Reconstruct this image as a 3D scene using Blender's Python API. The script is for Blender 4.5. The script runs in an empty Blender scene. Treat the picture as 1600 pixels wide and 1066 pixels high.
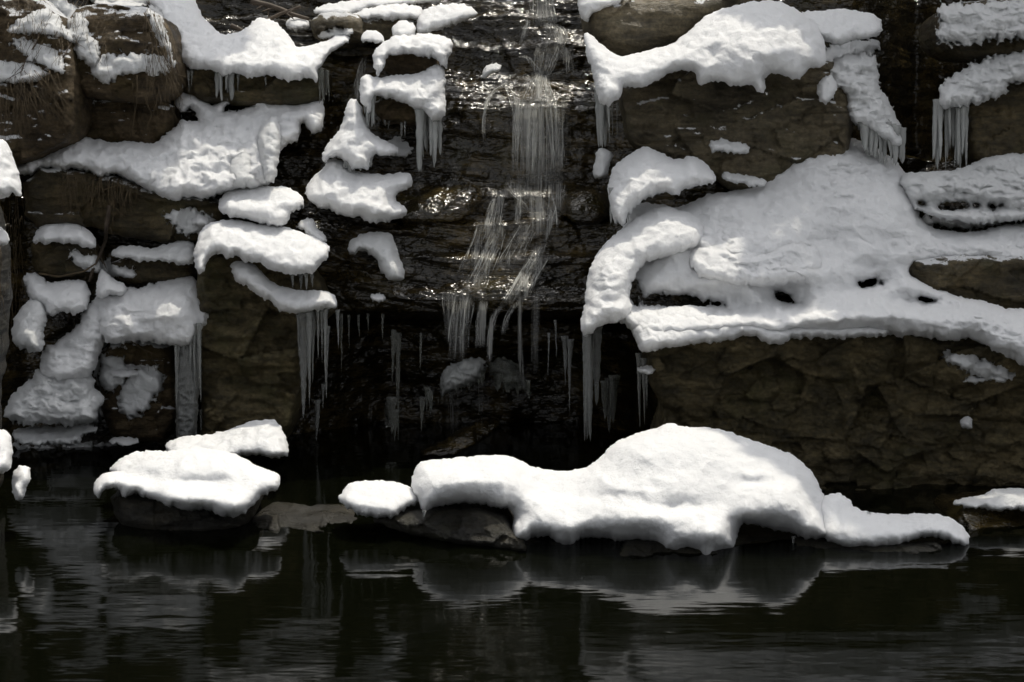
import bpy, math, random
import numpy as np
from mathutils import Vector
from mathutils.bvhtree import BVHTree
random.seed(7)
SC = bpy.context.scene
COL = SC.collection

# ------------------------------------------------------------------ camera, sky, sun, exposure
F = 2222.2                       # focal length in photograph pixels (50 mm on 36 mm, 1600 px wide)
CAM = np.array([0.0, 0.0, 2.0])
PITCH = math.atan(233 / F)
cd = bpy.data.cameras.new('camera'); cam = bpy.data.objects.new('camera', cd); COL.objects.link(cam)
cam.location = CAM; cam.rotation_euler = (math.pi / 2 - PITCH, 0, 0)
cd.lens = 50; cd.sensor_width = 36; cd.clip_end = 500; cd.clip_start = 0.1
cd.dof.use_dof = True; cd.dof.focus_distance = 9.6; cd.dof.aperture_fstop = 4.0
SC.camera = cam
SUN_EL, SUN_AZ = math.radians(68), math.radians(28)      # azimuth clockwise from +Y (behind the falls), towards +X
SDIR = np.array([math.cos(SUN_EL) * math.sin(SUN_AZ), math.cos(SUN_EL) * math.cos(SUN_AZ), math.sin(SUN_EL)])
w = bpy.data.worlds.new('World'); SC.world = w; w.use_nodes = True
nt = w.node_tree; bg = nt.nodes['Background']
sky = nt.nodes.new('ShaderNodeTexSky'); sky.sky_type = 'NISHITA'; sky.sun_disc = False
sky.sun_elevation = SUN_EL; sky.sun_rotation = SUN_AZ; sky.dust_density = 3; sky.air_density = 0.7; sky.ozone_density = 0.6
hs = nt.nodes.new('ShaderNodeHueSaturation'); hs.inputs['Saturation'].default_value = 0.14          # thin bright winter haze: a nearly white sky
nt.links.new(sky.outputs[0], hs.inputs['Color']); nt.links.new(hs.outputs[0], bg.inputs[0]); bg.inputs[1].default_value = 0.15
sl = bpy.data.lights.new('sun', 'SUN'); sl.energy = 2.0; sl.angle = math.radians(0.5); sl.color = (1.0, 0.93, 0.79)
sun = bpy.data.objects.new('sun', sl); COL.objects.link(sun)
sun.rotation_euler = Vector(SDIR).to_track_quat('Z', 'Y').to_euler(); sun.location = (3, 20, 20)
SC.view_settings.view_transform = 'Standard'; SC.view_settings.look = 'None'
SC.view_settings.exposure = 0.4; SC.view_settings.gamma = 1.0
SC.cycles.max_bounces = 8; SC.cycles.transparent_max_bounces = 24; SC.cycles.transmission_bounces = 8
SC.cycles.caustics_reflective = False; SC.cycles.caustics_refractive = False
SC.cycles.use_denoising = True

# ------------------------------------------------------------------ numeric helpers
cp, sp = math.cos(PITCH), math.sin(PITCH)
def P(px, py, Y):
    """world point at distance Y (metres, along +Y) seen at photograph pixel px,py"""
    px = np.asarray(px, float); py = np.asarray(py, float); Y = np.asarray(Y, float)
    u = (px - 800) / F; v = -(py - 533) / F
    dy = cp + v * sp; dz = v * cp - sp
    k = Y / dy
    return np.stack(np.broadcast_arrays(u * k, Y, 2.0 + dz * k), -1)
_r = np.random.RandomState(3)
PERM = _r.permutation(256); PERM = np.concatenate([PERM, PERM, PERM])
GR = _r.normal(size=(256, 3)); GR /= np.linalg.norm(GR, axis=1)[:, None]
RND = _r.rand(256, 4)
def perlin(x, y, z=0.0):
    x, y, z = np.broadcast_arrays(np.asarray(x, float), y, z)
    xi = np.floor(x).astype(int); yi = np.floor(y).astype(int); zi = np.floor(z).astype(int)
    xf, yf, zf = x - xi, y - yi, z - zi
    f = lambda t: t * t * t * (t * (t * 6 - 15) + 10)
    u, v, w_ = f(xf), f(yf), f(zf)
    def g(i, j, k):
        h = PERM[(PERM[(PERM[(xi + i) & 255] + yi + j) & 255] + zi + k) & 255]
        gg = GR[h]
        return gg[..., 0] * (xf - i) + gg[..., 1] * (yf - j) + gg[..., 2] * (zf - k)
    def L(a, b, t): return a + (b - a) * t
    return L(L(L(g(0,0,0), g(1,0,0), u), L(g(0,1,0), g(1,1,0), u), v),
             L(L(g(0,0,1), g(1,0,1), u), L(g(0,1,1), g(1,1,1), u), v), w_)
def fbm(x, y, z=0.0, o=4, g=0.5):
    s = 0; a = 1; t = 0
    for i in range(o):
        s = s + a * perlin(x * 2**i + i * 17.3, y * 2**i + i * 5.1, z * 2**i + i * 9.7); t += a; a *= g
    return s / t * 1.7
def h1(i, c=0):
    return RND[PERM[(PERM[np.asarray(i).astype(int) & 255] + c * 31) & 255], c & 3]
def cells(x, z, seed=0):
    """flat tilted facets: offset of the nearest random cell, and how close a crack is"""
    xi = np.floor(x).astype(int); zi = np.floor(z).astype(int)
    b1 = np.full(x.shape, 9.0); b2 = np.full(x.shape, 9.0); val = np.zeros(x.shape)
    for i in (-1, 0, 1):
        for j in (-1, 0, 1):
            h = PERM[(PERM[(xi + i + seed * 13) & 255] + zi + j) & 255]; r = RND[h]
            dx = x - (xi + i + r[..., 0]); dz = z - (zi + j + r[..., 1])
            d = np.sqrt(dx * dx + dz * dz)
            vv = (r[..., 2] - .5) + dx * (r[..., 3] - .5) * 1.6 + dz * (r[..., 2] - r[..., 3]) * 1.3
            near = d < b1
            b2 = np.where(near, b1, np.minimum(b2, d)); val = np.where(near, vv, val); b1 = np.where(near, d, b1)
    return val, np.clip((b2 - b1) / 0.12, 0, 1)
def strata(x, z, seed=0.0, th=0.10):
    z = z + 0.55 * th * 2.2 * perlin(z * 2.1 + seed, x * .25, seed + 4) + 0.10 * x * math.sin(seed * 7)
    """offset towards the viewer of layered rock: each bed sticks out by its own, slowly varying amount"""
    zz = z / th + 0.9 * fbm(x * 0.7 + seed, z * 0.5, seed, 2) + 0.25 * perlin(x * 3, z * 3, seed)
    i = np.floor(zz); f_ = zz - i
    def bed(k): return perlin(x * 1.1 + k * 7.7, k * 3.3 + seed, 0.5) * 1.1 + perlin(x * 4 + k * 2.7, k * 1.3, seed) * 0.35
    t = np.clip(f_ / 0.22, 0, 1); t = t * t * (3 - 2 * t)
    return bed(i - 1) * (1 - t) + bed(i) * t - 0.5 * np.exp(-((f_ - .1) / .1) ** 2)
def rockd(p, amp=1.0, seed=0.0, th=0.1, blocky=1.0, st=0.055):
    x, y, z = p[..., 0], p[..., 1], p[..., 2]
    wx = x + 0.12 * perlin(x * 2, z * 2, y * 2 + seed); wz = z + 0.08 * perlin(x * 2 + 9, z * 2, y * 2)
    c1, e1 = cells(wx * 1.6 + seed, wz * 2.6, int(seed)); c2, e2 = cells(wx * 5 + seed, wz * 7, int(seed) + 1)
    return amp * (st * (0.55 + perlin(x * .9, z * 1.1, seed + 7) * 1.5) * strata(x, z, seed, th) + blocky * (0.10 * c1 + 0.030 * c2 + 0.0 * e1)
                  + 0.09 * fbm(x * 1.3, z * 1.5, y + seed, 3) + 0.045 * fbm(x * 7, z * 10, y * 7 + seed, 5, .6))

# ------------------------------------------------------------------ materials
def mat(name):
    m = bpy.data.materials.new(name); m.use_nodes = True
    n = m.node_tree; b = n.nodes['Principled BSDF']
    geo = n.nodes.new('ShaderNodeNewGeometry')
    return m, n, b, geo.outputs['Position']
def N(n, typ, **kw):
    o = n.nodes.new(typ)
    for k, v in kw.items():
        if k in o.inputs: o.inputs[k].default_value = v
        else: setattr(o, k, v)
    return o
def noise(n, vec, scale, detail=6, rough=0.6, stretch=(1, 1, 1)):
    mp = n.nodes.new('ShaderNodeMapping'); mp.inputs['Scale'].default_value = stretch
    n.links.new(vec, mp.inputs['Vector'])
    t = N(n, 'ShaderNodeTexNoise', Scale=scale, Detail=detail, Roughness=rough); n.links.new(mp.outputs[0], t.inputs['Vector'])
    return t.outputs['Fac']
def ramp(n, fac, stops):
    r = n.nodes.new('ShaderNodeValToRGB'); e = r.color_ramp.elements
    while len(e) < len(stops): e.new(0.5)
    for i, (p_, c) in enumerate(stops):
        e[i].position = p_; e[i].color = (*c, 1) if len(c) == 3 else c
    n.links.new(fac, r.inputs['Fac']); return r.outputs['Color']
def bump(n, h, dist, strength=1.0, prev=None):
    b = N(n, 'ShaderNodeBump', Strength=strength, Distance=dist); n.links.new(h, b.inputs['Height'])
    if prev is not None: n.links.new(prev, b.inputs['Normal'])
    return b.outputs['Normal']
def g3(v): return (v, v, v)
def rock_mat(name, stops, rlo, rhi, spec=0.5, bscale=1.0, dust=0.0, tint=(.05, .06, .02), wet=False):
    m, n, b, pos = mat(name)
    f1 = noise(n, pos, 2.2, 8, 0.65); f2 = noise(n, pos, 3.0, 8, 0.7, (1, 1, 5)); f3 = noise(n, pos, 38, 5, 0.6)
    mx = N(n, 'ShaderNodeMix', data_type='FLOAT'); mx.inputs[0].default_value = 0.5
    n.links.new(f1, mx.inputs[2]); n.links.new(f2, mx.inputs[3])
    c = ramp(n, mx.outputs[0], stops)
    mul = N(n, 'ShaderNodeMix', data_type='RGBA', blend_type='MULTIPLY'); mul.inputs[0].default_value = 1.0
    n.links.new(c, mul.inputs[6]); n.links.new(ramp(n, f3, [(0.3, g3(0.55)), (0.7, g3(1.25))]), mul.inputs[7])
    mo = N(n, 'ShaderNodeMix', data_type='RGBA'); mo.inputs[7].default_value = (*tint, 1)      # algae and iron stains
    n.links.new(ramp(n, noise(n, pos, 1.7, 6, .7), [(0.52, g3(0)), (0.66, g3(.55))]), mo.inputs[0]); n.links.new(mul.outputs[2], mo.inputs[6])
    colr = mo.outputs[2]; rgh = ramp(n, noise(n, pos, 5, 5), [(0.35, g3(rlo)), (0.65, g3(rhi))])
    if dust:
        geo = n.nodes.new('ShaderNodeNewGeometry'); sx = n.nodes.new('ShaderNodeSeparateXYZ'); n.links.new(geo.outputs['Normal'], sx.inputs[0])
        ad = N(n, 'ShaderNodeMath', operation='MULTIPLY'); n.links.new(sx.outputs['Z'], ad.inputs[0]); n.links.new(noise(n, pos, 9, 8, .75), ad.inputs[1])
        dm = ramp(n, ad.outputs[0], [(dust, g3(0)), (dust + .03, g3(1))])
        sn = N(n, 'ShaderNodeMix', data_type='RGBA'); sn.inputs[7].default_value = (.8, .81, .82, 1); n.links.new(dm, sn.inputs[0]); n.links.new(colr, sn.inputs[6]); colr = sn.outputs[2]
    n.links.new(colr, b.inputs['Base Color']); n.links.new(rgh, b.inputs['Roughness'])
    b.inputs['Specular IOR Level'].default_value = spec
    nb = bump(n, noise(n, pos, 7, 10, 0.7, (1, 1, 3)), 0.035 * bscale)
    nb = bump(n, noise(n, pos, 45, 8, 0.7), 0.008 * bscale, 1.0, nb) if not wet else bump(n, noise(n, pos, 30, 2, 0.5, (.8, 1, 1.6)), 0.016, 1.0, bump(n, noise(n, pos, 7, 3, .5, (.5, 1, 2.4)), .011))
    n.links.new(nb, b.inputs['Normal'])
    return m
M_wet = rock_mat('wet_rock', [(0.38, (.005, .0036, .0014)), (0.5, (.022, .016, .006)), (0.62, (.085, .06, .022))], 0.05, 0.18, 0.5, 1.0, 0.0, (.03, .026, .006), True)
M_low = rock_mat('waterline_rock', [(0.38, (.008, .007, .004)), (0.5, (.022, .019, .011)), (0.62, (.055, .046, .028))], 0.25, 0.6, 0.5, 1.6, 0.0, (.03, .03, .008))
M_wall = rock_mat('olive_rock', [(0.38, (.022, .018, .008)), (0.48, (.08, .064, .03)), (0.62, (.21, .165, .082))], 0.35, 0.75, 0.4, 1.2, 0.0, (.075, .07, .022))
M_drk = rock_mat('dark_rock', [(0.38, (.017, .0135, .006)), (0.5, (.064, .049, .022)), (0.62, (.165, .125, .06))], 0.28, 0.7, 0.4, 1.4, .42, (.05, .05, .015))
M_brn = rock_mat('brown_rock', [(0.38, (.022, .015, .008)), (0.5, (.095, .068, .036)), (0.62, (.23, .17, .10))], 0.45, 0.85, 0.3, 1.5, .31, (.09, .065, .018))
M_gry = rock_mat('grey_rock', [(0.38, (.034, .027, .015)), (0.5, (.115, .094, .056)), (0.62, (.24, .195, .12))], 0.3, 0.7, 0.4, 1.4, .38, (.07, .065, .028))

def snow_mat(name, col, icy=0.0):
    m, n, b, pos = mat(name)
    c = ramp(n, noise(n, pos, 3, 5), [(0.3, tuple(x * .95 for x in col)), (0.7, col)])
    n.links.new(c, b.inputs['Base Color'])
    b.inputs['Roughness'].default_value = 0.6 - 0.3 * icy
    b.inputs['Specular IOR Level'].default_value = 0.25 + 0.3 * icy
    b.inputs['Subsurface Weight'].default_value = 0.8
    b.inputs['Subsurface Radius'].default_value = (1.0, 1.0, 1.0)
    b.inputs['Subsurface Scale'].default_value = 0.035
    nb = bump(n, noise(n, pos, 16, 8, 0.65), 0.03 * (1 + icy))
    nb = bump(n, noise(n, pos, 90, 6, 0.8), 0.007 * (1 + icy), 1.0, nb)
    n.links.new(nb, b.inputs['Normal'])
    return m
M_snow = snow_mat('snow', (.86, .865, .87))
M_crust = snow_mat('crusty_snow', (.82, .83, .83), 0.6)
def ice_mat(name, col, tr, ro):
    m, n, b, pos = mat(name)
    n.links.new(ramp(n, noise(n, pos, 9, 5, 0.6, (1, 1, .25)), [(0.3, tuple(x * .72 for x in col)), (0.7, col)]), b.inputs['Base Color'])
    b.inputs['Transmission Weight'].default_value = tr; b.inputs['Roughness'].default_value = ro; b.inputs['IOR'].default_value = 1.31
    nb = bump(n, noise(n, pos, 30, 5, 0.6, (1, 1, .3)), 0.012)
    n.links.new(nb, b.inputs['Normal'])
    return m
M_ice = ice_mat('ice', (.88, .90, .87), 0.78, 0.10)
M_milk = ice_mat('milky_ice', (.82, .84, .82), 0.55, 0.22)
M_glass = ice_mat('clear_ice', (.75, .77, .70), 0.9, 0.08)

def water_mat():
    m, n, b, pos = mat('pool_water')
    b.inputs['Base Color'].default_value = (.002, .0024, .001, 1); b.inputs['Roughness'].default_value = 0.05; b.inputs['Specular IOR Level'].default_value = 0.25
    b.inputs['IOR'].default_value = 1.33
    nb = bump(n, noise(n, pos, 1.3, 3, 0.5, (1, 3.2, 1)), 0.035, 0.13)
    nb = bump(n, noise(n, pos, 6, 3, 0.5, (.7, 3, 1)), 0.0022, 0.22, nb)
    n.links.new(nb, b.inputs['Normal']); return m
M_water = water_mat()
def fall_mat():
    m = bpy.data.materials.new('falling_water'); m.use_nodes = True; n = m.node_tree; n.nodes.remove(n.nodes['Principled BSDF'])
    out = n.nodes['Material Output']; uv = n.nodes.new('ShaderNodeUVMap'); uv.uv_map = 'flow'
    f1 = noise(n, uv.outputs[0], 1.0, 4, .6, (95, .8, 1)); f2 = noise(n, uv.outputs[0], 1.0, 3, .5, (22, .7, 1))
    mu = N(n, 'ShaderNodeMath', operation='MULTIPLY'); n.links.new(f1, mu.inputs[0]); n.links.new(f2, mu.inputs[1])
    r = ramp(n, mu.outputs[0], [(0.16, g3(0.03)), (0.25, g3(.26)), (0.36, g3(.8))])
    at = n.nodes.new('ShaderNodeAttribute'); at.attribute_name = 'veil_weight'
    al = N(n, 'ShaderNodeMath', operation='MULTIPLY', use_clamp=True); n.links.new(r, al.inputs[0]); n.links.new(at.outputs['Fac'], al.inputs[1])
    df = N(n, 'ShaderNodeBsdfDiffuse', Color=(.85, .85, .82, 1)); tr = N(n, 'ShaderNodeBsdfTranslucent', Color=(.85, .85, .80, 1))
    mx = n.nodes.new('ShaderNodeMixShader'); mx.inputs[0].default_value = .55; n.links.new(df.outputs[0], mx.inputs[1]); n.links.new(tr.outputs[0], mx.inputs[2])
    tp = n.nodes.new('ShaderNodeBsdfTransparent'); m2 = n.nodes.new('ShaderNodeMixShader')
    n.links.new(al.outputs[0], m2.inputs[0]); n.links.new(tp.outputs[0], m2.inputs[1]); n.links.new(mx.outputs[0], m2.inputs[2]); n.links.new(m2.outputs[0], out.inputs['Surface'])
    return m
M_fall = fall_mat()
def plain(name, col, r=0.8, var=0.4):
    m, n, b, pos = mat(name)
    n.links.new(ramp(n, noise(n, pos, 12, 5), [(0.3, tuple(x * (1 - var) for x in col)), (0.7, tuple(x * (1 + var) for x in col))]), b.inputs['Base Color'])
    b.inputs['Roughness'].default_value = r; return m
M_stem = plain('dry_stem', (.085, .06, .03)); M_bark = plain('bark', (.07, .052, .036)); M_leaf = plain('needles', (.035, .055, .022))

# ------------------------------------------------------------------ object helpers
def tag(o, label=None, cat=None, group=None, kind=None):
    if label: o['label'] = label
    if cat: o['category'] = cat
    if group: o['group'] = group
    if kind: o['kind'] = kind
    return o
def mesh_obj(name, V, faces, m, parent=None, smooth=True, origin=None, quads=None):
    V = np.asarray(V, float)
    if origin is None:
        origin = np.array([V[:, 0].mean(), V[:, 1].mean(), V[:, 2].min()])
    me = bpy.data.meshes.new(name)
    if quads is not None:
        q = np.asarray(quads, np.int32)
        me.vertices.add(len(V)); me.vertices.foreach_set('co', (V - origin).astype(np.float32).ravel())
        me.loops.add(q.size); me.loops.foreach_set('vertex_index', q.ravel())
        k = q.shape[1]
        me.polygons.add(len(q)); me.polygons.foreach_set('loop_start', np.arange(0, q.size, k, dtype=np.int32))
        me.polygons.foreach_set('loop_total', np.full(len(q), k, np.int32))
        me.update(calc_edges=True); me.validate()
    else:
        me.from_pydata([tuple(a) for a in (V - origin)], [], faces)
    me.materials.append(m)
    me.polygons.foreach_set('use_smooth', [smooth] * len(me.polygons)); me.update()
    o = bpy.data.objects.new(name, me); COL.objects.link(o); o.location = origin
    if parent is not None:
        o.parent = parent; o.location = origin - np.array(parent.location)
    return o
def empty(name, loc):
    o = bpy.data.objects.new(name, None); COL.objects.link(o); o.location = loc; o.empty_display_size = 0.1; return o

def chaikin(pts, it=2):
    p = np.array(pts, float)
    for _ in range(it):
        q = np.roll(p, -1, 0); p = np.stack([p * .75 + q * .25, p * .25 + q * .75], 1).reshape(-1, 2)
    return p
def sdist(poly, X, Y):
    A = poly; B = np.roll(poly, -1, 0)
    best = np.full(X.shape, 1e9); ins = np.zeros(X.shape, bool)
    for (ax, ay), (bx, by) in zip(A, B):
        ex, ey = bx - ax, by - ay; L = ex * ex + ey * ey + 1e-9
        t = np.clip(((X - ax) * ex + (Y - ay) * ey) / L, 0, 1)
        d = (X - ax - t * ex) ** 2 + (Y - ay - t * ey) ** 2
        best = np.minimum(best, d)
        c = ((ay > Y) != (by > Y)) & (X < (bx - ax) * (Y - ay) / (by - ay + 1e-12) + ax)
        ins ^= c
    d = np.sqrt(best); return np.where(ins, d, -d)
def blur(a, k):
    for _ in range(k):
        a = (a + np.roll(a, 1, 0) + np.roll(a, -1, 0)) / 3; a = (a + np.roll(a, 1, 1) + np.roll(a, -1, 1)) / 3
    return a
BVHS = []
def hit(px, py, maxd=40):
    """distance Y of the rock seen through a pixel"""
    d = P(px, py, 10.0) - CAM; d /= np.linalg.norm(d); best = None
    for b in BVHS:
        r = b.ray_cast(Vector(CAM), Vector(d), maxd)
        if r[0] is not None and (best is None or r[0].y < best): best = r[0].y
    return best

def body(name, outline, Y, thick=0.16, R=24, step=2.5, jit=(3, 14), rag=0.0, holes=(), bumps=(), bil=(0.05, 0.35), fine=(0.022, 0.07),
         back=0.7, m=None, rock=None, ext=0.0, seed=0.0, xs=0.0, drape=False, rough=(), shake=0.03, soft=6, fr=0.0, ch=2, ledge=None, parent=None):
    """solid with a traced silhouette: rounded rim, lumpy front standing at its own distance, closed back"""
    poly = chaikin(outline, ch)
    x0, y0 = poly.min(0) - 4 * step - jit[0] * 2; x1, y1 = poly.max(0) + 4 * step + jit[0] * 2
    gx = np.arange(x0, x1, step); gy = np.arange(y0, y1, step)
    X, Yp = np.meshgrid(gx, gy)
    Fd = sdist(poly, X, Yp)
    if rag: Fd = Fd + .5 * rag * perlin(X / 4.5, Yp / 4.5, seed + 2.2)
    Fd = Fd + jit[0] * fbm(X / jit[1], Yp / jit[1], seed + 3.3, 4, .6)
    if rag: Fd = Fd + rag * fbm(X / 9.0, Yp / 9.0, seed + 8.1, 4, .65)
    if rock is None and fr:
        i0 = Fd > 0; yv = np.where(i0, Yp, -1e9).max(0); yv = np.where(yv < -1e8, Yp.max(), yv)
        near = np.clip(1 - (yv[None, :] - Yp) / 22, 0, 1) * (Yp <= yv[None, :] + 8)
        Fd = Fd + fr * near * (perlin(X / 4.2 + seed, Yp / 40, 1.5) + .6 * perlin(X / 9 + seed, Yp / 40, 5.5)) * 1.6
    for (cx, cy, rx, ry, an) in holes:
        ca, sa = math.cos(math.radians(an)), math.sin(math.radians(an))
        u = ((X - cx) * ca + (Yp - cy) * sa) / rx; v = (-(X - cx) * sa + (Yp - cy) * ca) / ry
        hd = (np.sqrt(u * u + v * v) - 1) * min(rx, ry) + 9 * fbm(X / 15, Yp / 10, seed, 4, .6)
        Fd = np.minimum(Fd, hd)
    ins = Fd > 0
    gyv, gxv = np.gradient(Fd, step)
    g2 = gxv ** 2 + gyv ** 2 + 1e-3
    Xc, Yc = X.copy(), Yp.copy(); out = ~ins
    k = np.clip(-Fd / g2, 0, 1.5 * step / np.sqrt(g2))
    Xc[out] += (k * gxv)[out]; Yc[out] += (k * gyv)[out]
    d = np.clip(Fd, 0, R) / R
    prof = np.sqrt(1 - (1 - d) ** 2)
    if soft:
        pb = prof
        for _ in range(soft): pb = blur(pb, 1) * ins
        prof = 0.35 * prof + 0.65 * np.maximum(pb, 0)
    Ya, Yb = (Y, Y) if np.isscalar(Y) else Y          # distance at the bottom edge, at the top edge
    yy0, yy1 = poly[:, 1].min(), poly[:, 1].max(); xx0, xx1 = poly[:, 0].min(), poly[:, 0].max()
    t = np.clip((yy1 - Yc) / max(yy1 - yy0, 1), 0, 1)
    mid = Ya + (Yb - Ya) * t + xs * ((Xc - xx0) / max(xx1 - xx0, 1) - 0.5)
    if drape:
        hv = np.full(X.shape, np.nan); nb = blur(ins.astype(float), 2) > 0
        for a, b in zip(*np.nonzero(nb)):
            h = hit(X[a, b], Yp[a, b]); hv[a, b] = h if h else np.nan
        med = np.nanmedian(hv[nb]) if nb.any() else Ya
        hv = np.where(np.isnan(hv), med, hv); hv = np.clip(hv, med - .5, med + .5)
        hs = blur(hv, 2); mid = np.minimum(hs, hv + .02)
    W = P(Xc, Yc, mid)
    if rock is not None:
        # rock: nearly flat face, blocky and layered relief
        rd = rockd(W, rock.get('amp', 1.0), seed, rock.get('th', 0.1), rock.get('blocky', 1.0), rock.get('st', 0.03))
        off = thick * prof + rd * np.clip(prof * 1.4, 0, 1)
    else:
        bl = bil[0] * (1.0 - 2.2 * np.abs(perlin(W[..., 0] / bil[1] + seed, W[..., 2] / bil[1] * 1.3, W[..., 1] / bil[1]))) \
            + bil[0] * .45 * (1.0 - 2.2 * np.abs(perlin(W[..., 0] / bil[1] * 2.6 + seed, W[..., 2] / bil[1] * 3.1, W[..., 1] / bil[1] * 2)))
        top_r = np.full(X.shape[1], np.nan); bot_r = top_r.copy()
        anyc = ins.any(0); top_r[anyc] = Yp[ins.argmax(0)[anyc], 0]; bot_r[anyc] = Yp[(ins.shape[0] - 1 - ins[::-1].argmax(0))[anyc], 0]
        ii = np.arange(X.shape[1]); top_r = np.interp(ii, ii[anyc], top_r[anyc]); bot_r = np.interp(ii, ii[anyc], bot_r[anyc])
        kk = np.ones(11) / 11; top_r = np.convolve(np.pad(top_r, 5, mode='edge'), kk, 'valid'); bot_r = np.convolve(np.pad(bot_r, 5, mode='edge'), kk, 'valid')
        tl = np.clip((Yp - top_r) / np.maximum(bot_r - top_r, 6), 0, 1)
        off = prof * ((0.55 + 0.95 * tl ** 1.2) * thick + bl + fine[0] * fbm(W[..., 0] / fine[1], W[..., 2] / fine[1], W[..., 1] / fine[1] + seed, 4, .6))
    for (cx, cy, rx, ry, am) in rough:
        msk = np.clip(1.6 - np.sqrt(((X - cx) / rx) ** 2 + ((Yp - cy) / ry) ** 2), 0, 1)
        off = off + am * prof * msk * (1.3 * fbm(W[..., 0] * 4 + seed, W[..., 2] * 9, W[..., 1] * 3, 4, .65) - .6 * np.abs(perlin(W[..., 0] * 3, W[..., 2] * 11 + seed, .5)))
    for (cx, cy, rx, ry, am) in bumps:
        off = off + am * prof * np.exp(-(((X - cx) / rx) ** 2 + ((Yp - cy) / ry) ** 2))
    front = P(Xc, Yc, mid - off)
    if rock is None:
        q = np.clip(prof, 0, 1) * shake
        front[..., 2] += q * perlin(front[..., 0] * 16 + seed, front[..., 2] * 16, front[..., 1] * 9); front[..., 0] += q * perlin(front[..., 0] * 16 + 40, front[..., 2] * 16 + seed, front[..., 1] * 9)
    bk = P(Xc, Yc, mid); bk[..., 1] += prof * thick * back + ext * np.clip(prof * 2, 0, 1)
    if drape: bk[..., 1] += 0.02
    cell = ins[:-1, :-1] | ins[1:, :-1] | ins[:-1, 1:] | ins[1:, 1:]
    use = np.zeros(X.shape, bool)
    use[:-1, :-1] |= cell; use[1:, :-1] |= cell; use[:-1, 1:] |= cell; use[1:, 1:] |= cell
    fi = np.full(X.shape, -1); fi[use] = np.arange(use.sum())
    bi = fi.copy(); bi[use & ins] = use.sum() + np.arange((use & ins).sum())
    V = np.concatenate([front[use], bk[use & ins]])
    a, b = np.nonzero(cell)
    qf = np.stack([fi[a, b], fi[a + 1, b], fi[a + 1, b + 1], fi[a, b + 1]], 1)
    qb = np.stack([bi[a, b], bi[a, b + 1], bi[a + 1, b + 1], bi[a + 1, b]], 1)
    o = mesh_obj(name, V, None, m, parent, quads=np.concatenate([qf, qb]))
    if rock is not None:
        BVHS.append(BVHTree.FromPolygons([tuple(v) for v in V[:use.sum()].tolist()], [tuple(q) for q in qf.tolist()]))
    return o
def tube_geo(pts, rad, sides=8, V=None, Fc=None, cap=True):
    pts = np.asarray(pts, float); rad = np.broadcast_to(rad, (len(pts),)); base = len(V)
    t = np.gradient(pts, axis=0); t /= np.linalg.norm(t, axis=1)[:, None] + 1e-9
    ref = np.array([0, 1.0, 0]) if abs(t[0, 1]) < .8 else np.array([1.0, 0, 0])
    for i in range(len(pts)):
        a = np.cross(t[i], ref); a /= np.linalg.norm(a) + 1e-9; b = np.cross(t[i], a)
        for k in range(sides):
            an = 2 * math.pi * k / sides
            V.append(pts[i] + rad[i] * (math.cos(an) * a + math.sin(an) * b))
    for i in range(len(pts) - 1):
        for k in range(sides):
            k2 = (k + 1) % sides
            Fc.append((base + i * sides + k, base + i * sides + k2, base + (i + 1) * sides + k2, base + (i + 1) * sides + k))
    if cap:
        Fc.append(tuple(base + k for k in range(sides))[::-1]); Fc.append(tuple(base + (len(pts) - 1) * sides + k for k in range(sides)))
# ------------------------------------------------------------------ the cliff: one stepped sheet swept through hand-set profiles
# profile = (pixel row, distance) from below the water up to the top of the picture, at several pixel columns
ST = {
 -420: [(800,9.2),(690,9.2),(560,9.2),(480,9.2),(400,9.3),(330,9.5),(260,9.6),(200,9.7),(150,10.0),(100,10.3),(0,10.9)],
 40:   [(800,11.0),(690,11.0),(600,10.95),(520,11.0),(440,11.1),(390,11.2),(300,11.3),(262,11.4),(200,11.6),(120,11.8),(0,12.1)],
 300:  [(800,11.3),(695,11.3),(600,11.2),(520,11.15),(430,11.15),(390,11.2),(300,11.4),(250,11.6),(165,12.0),(110,12.2),(0,12.9)],
 470:  [(800,11.7),(700,11.7),(600,11.7),(510,11.5),(490,10.85),(470,10.8),(360,11.15),(290,11.6),(165,12.0),(90,12.3),(0,13.1)],
 600:  [(800,12.3),(705,12.3),(600,12.2),(500,11.9),(488,10.72),(466,10.66),(380,10.95),(290,11.45),(170,11.75),(110,12.2),(0,13.0)],
 760:  [(800,12.3),(705,12.3),(600,12.2),(500,11.9),(488,10.62),(468,10.56),(380,10.85),(296,11.35),(168,11.62),(110,12.1),(0,12.9)],
 900:  [(800,12.3),(705,12.3),(600,12.2),(500,11.9),(488,10.62),(468,10.56),(380,10.85),(290,11.35),(165,11.62),(100,12.1),(0,12.9)],
 985:  [(800,11.8),(715,11.8),(600,11.8),(520,11.6),(500,10.75),(470,10.6),(380,10.85),(290,11.3),(165,11.5),(110,11.6),(0,12.0)],
 1080: [(800,10.3),(745,10.3),(640,10.25),(560,10.2),(540,10.1),(500,10.1),(400,10.4),(300,10.8),(200,11.15),(100,11.3),(0,11.9)],
 1330: [(800,10.1),(755,10.1),(640,10.05),(560,9.9),(540,9.9),(500,10.0),(400,10.4),(300,11.1),(200,11.5),(100,11.8),(0,12.0)],
 1430: [(800,10.0),(765,10.0),(640,9.9),(560,9.9),(540,10.0),(480,10.2),(420,10.5),(290,11.3),(240,12.5),(100,12.6),(0,12.8)],
 1600: [(800,9.8),(765,9.8),(640,9.8),(560,9.8),(540,9.9),(480,10.1),(420,10.4),(290,10.9),(200,11.3),(100,11.5),(0,11.8)],
 2050: [(800,8.6),(765,8.6),(640,8.6),(560,8.7),(540,8.8),(480,9.0),(420,9.3),(290,9.6),(200,9.8),(100,10.0),(0,10.3)],
}
ks = sorted(ST)
CP = np.array([[P(k, py, y) for py, y in ST[k]] for k in ks])          # stations x points x 3
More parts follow.
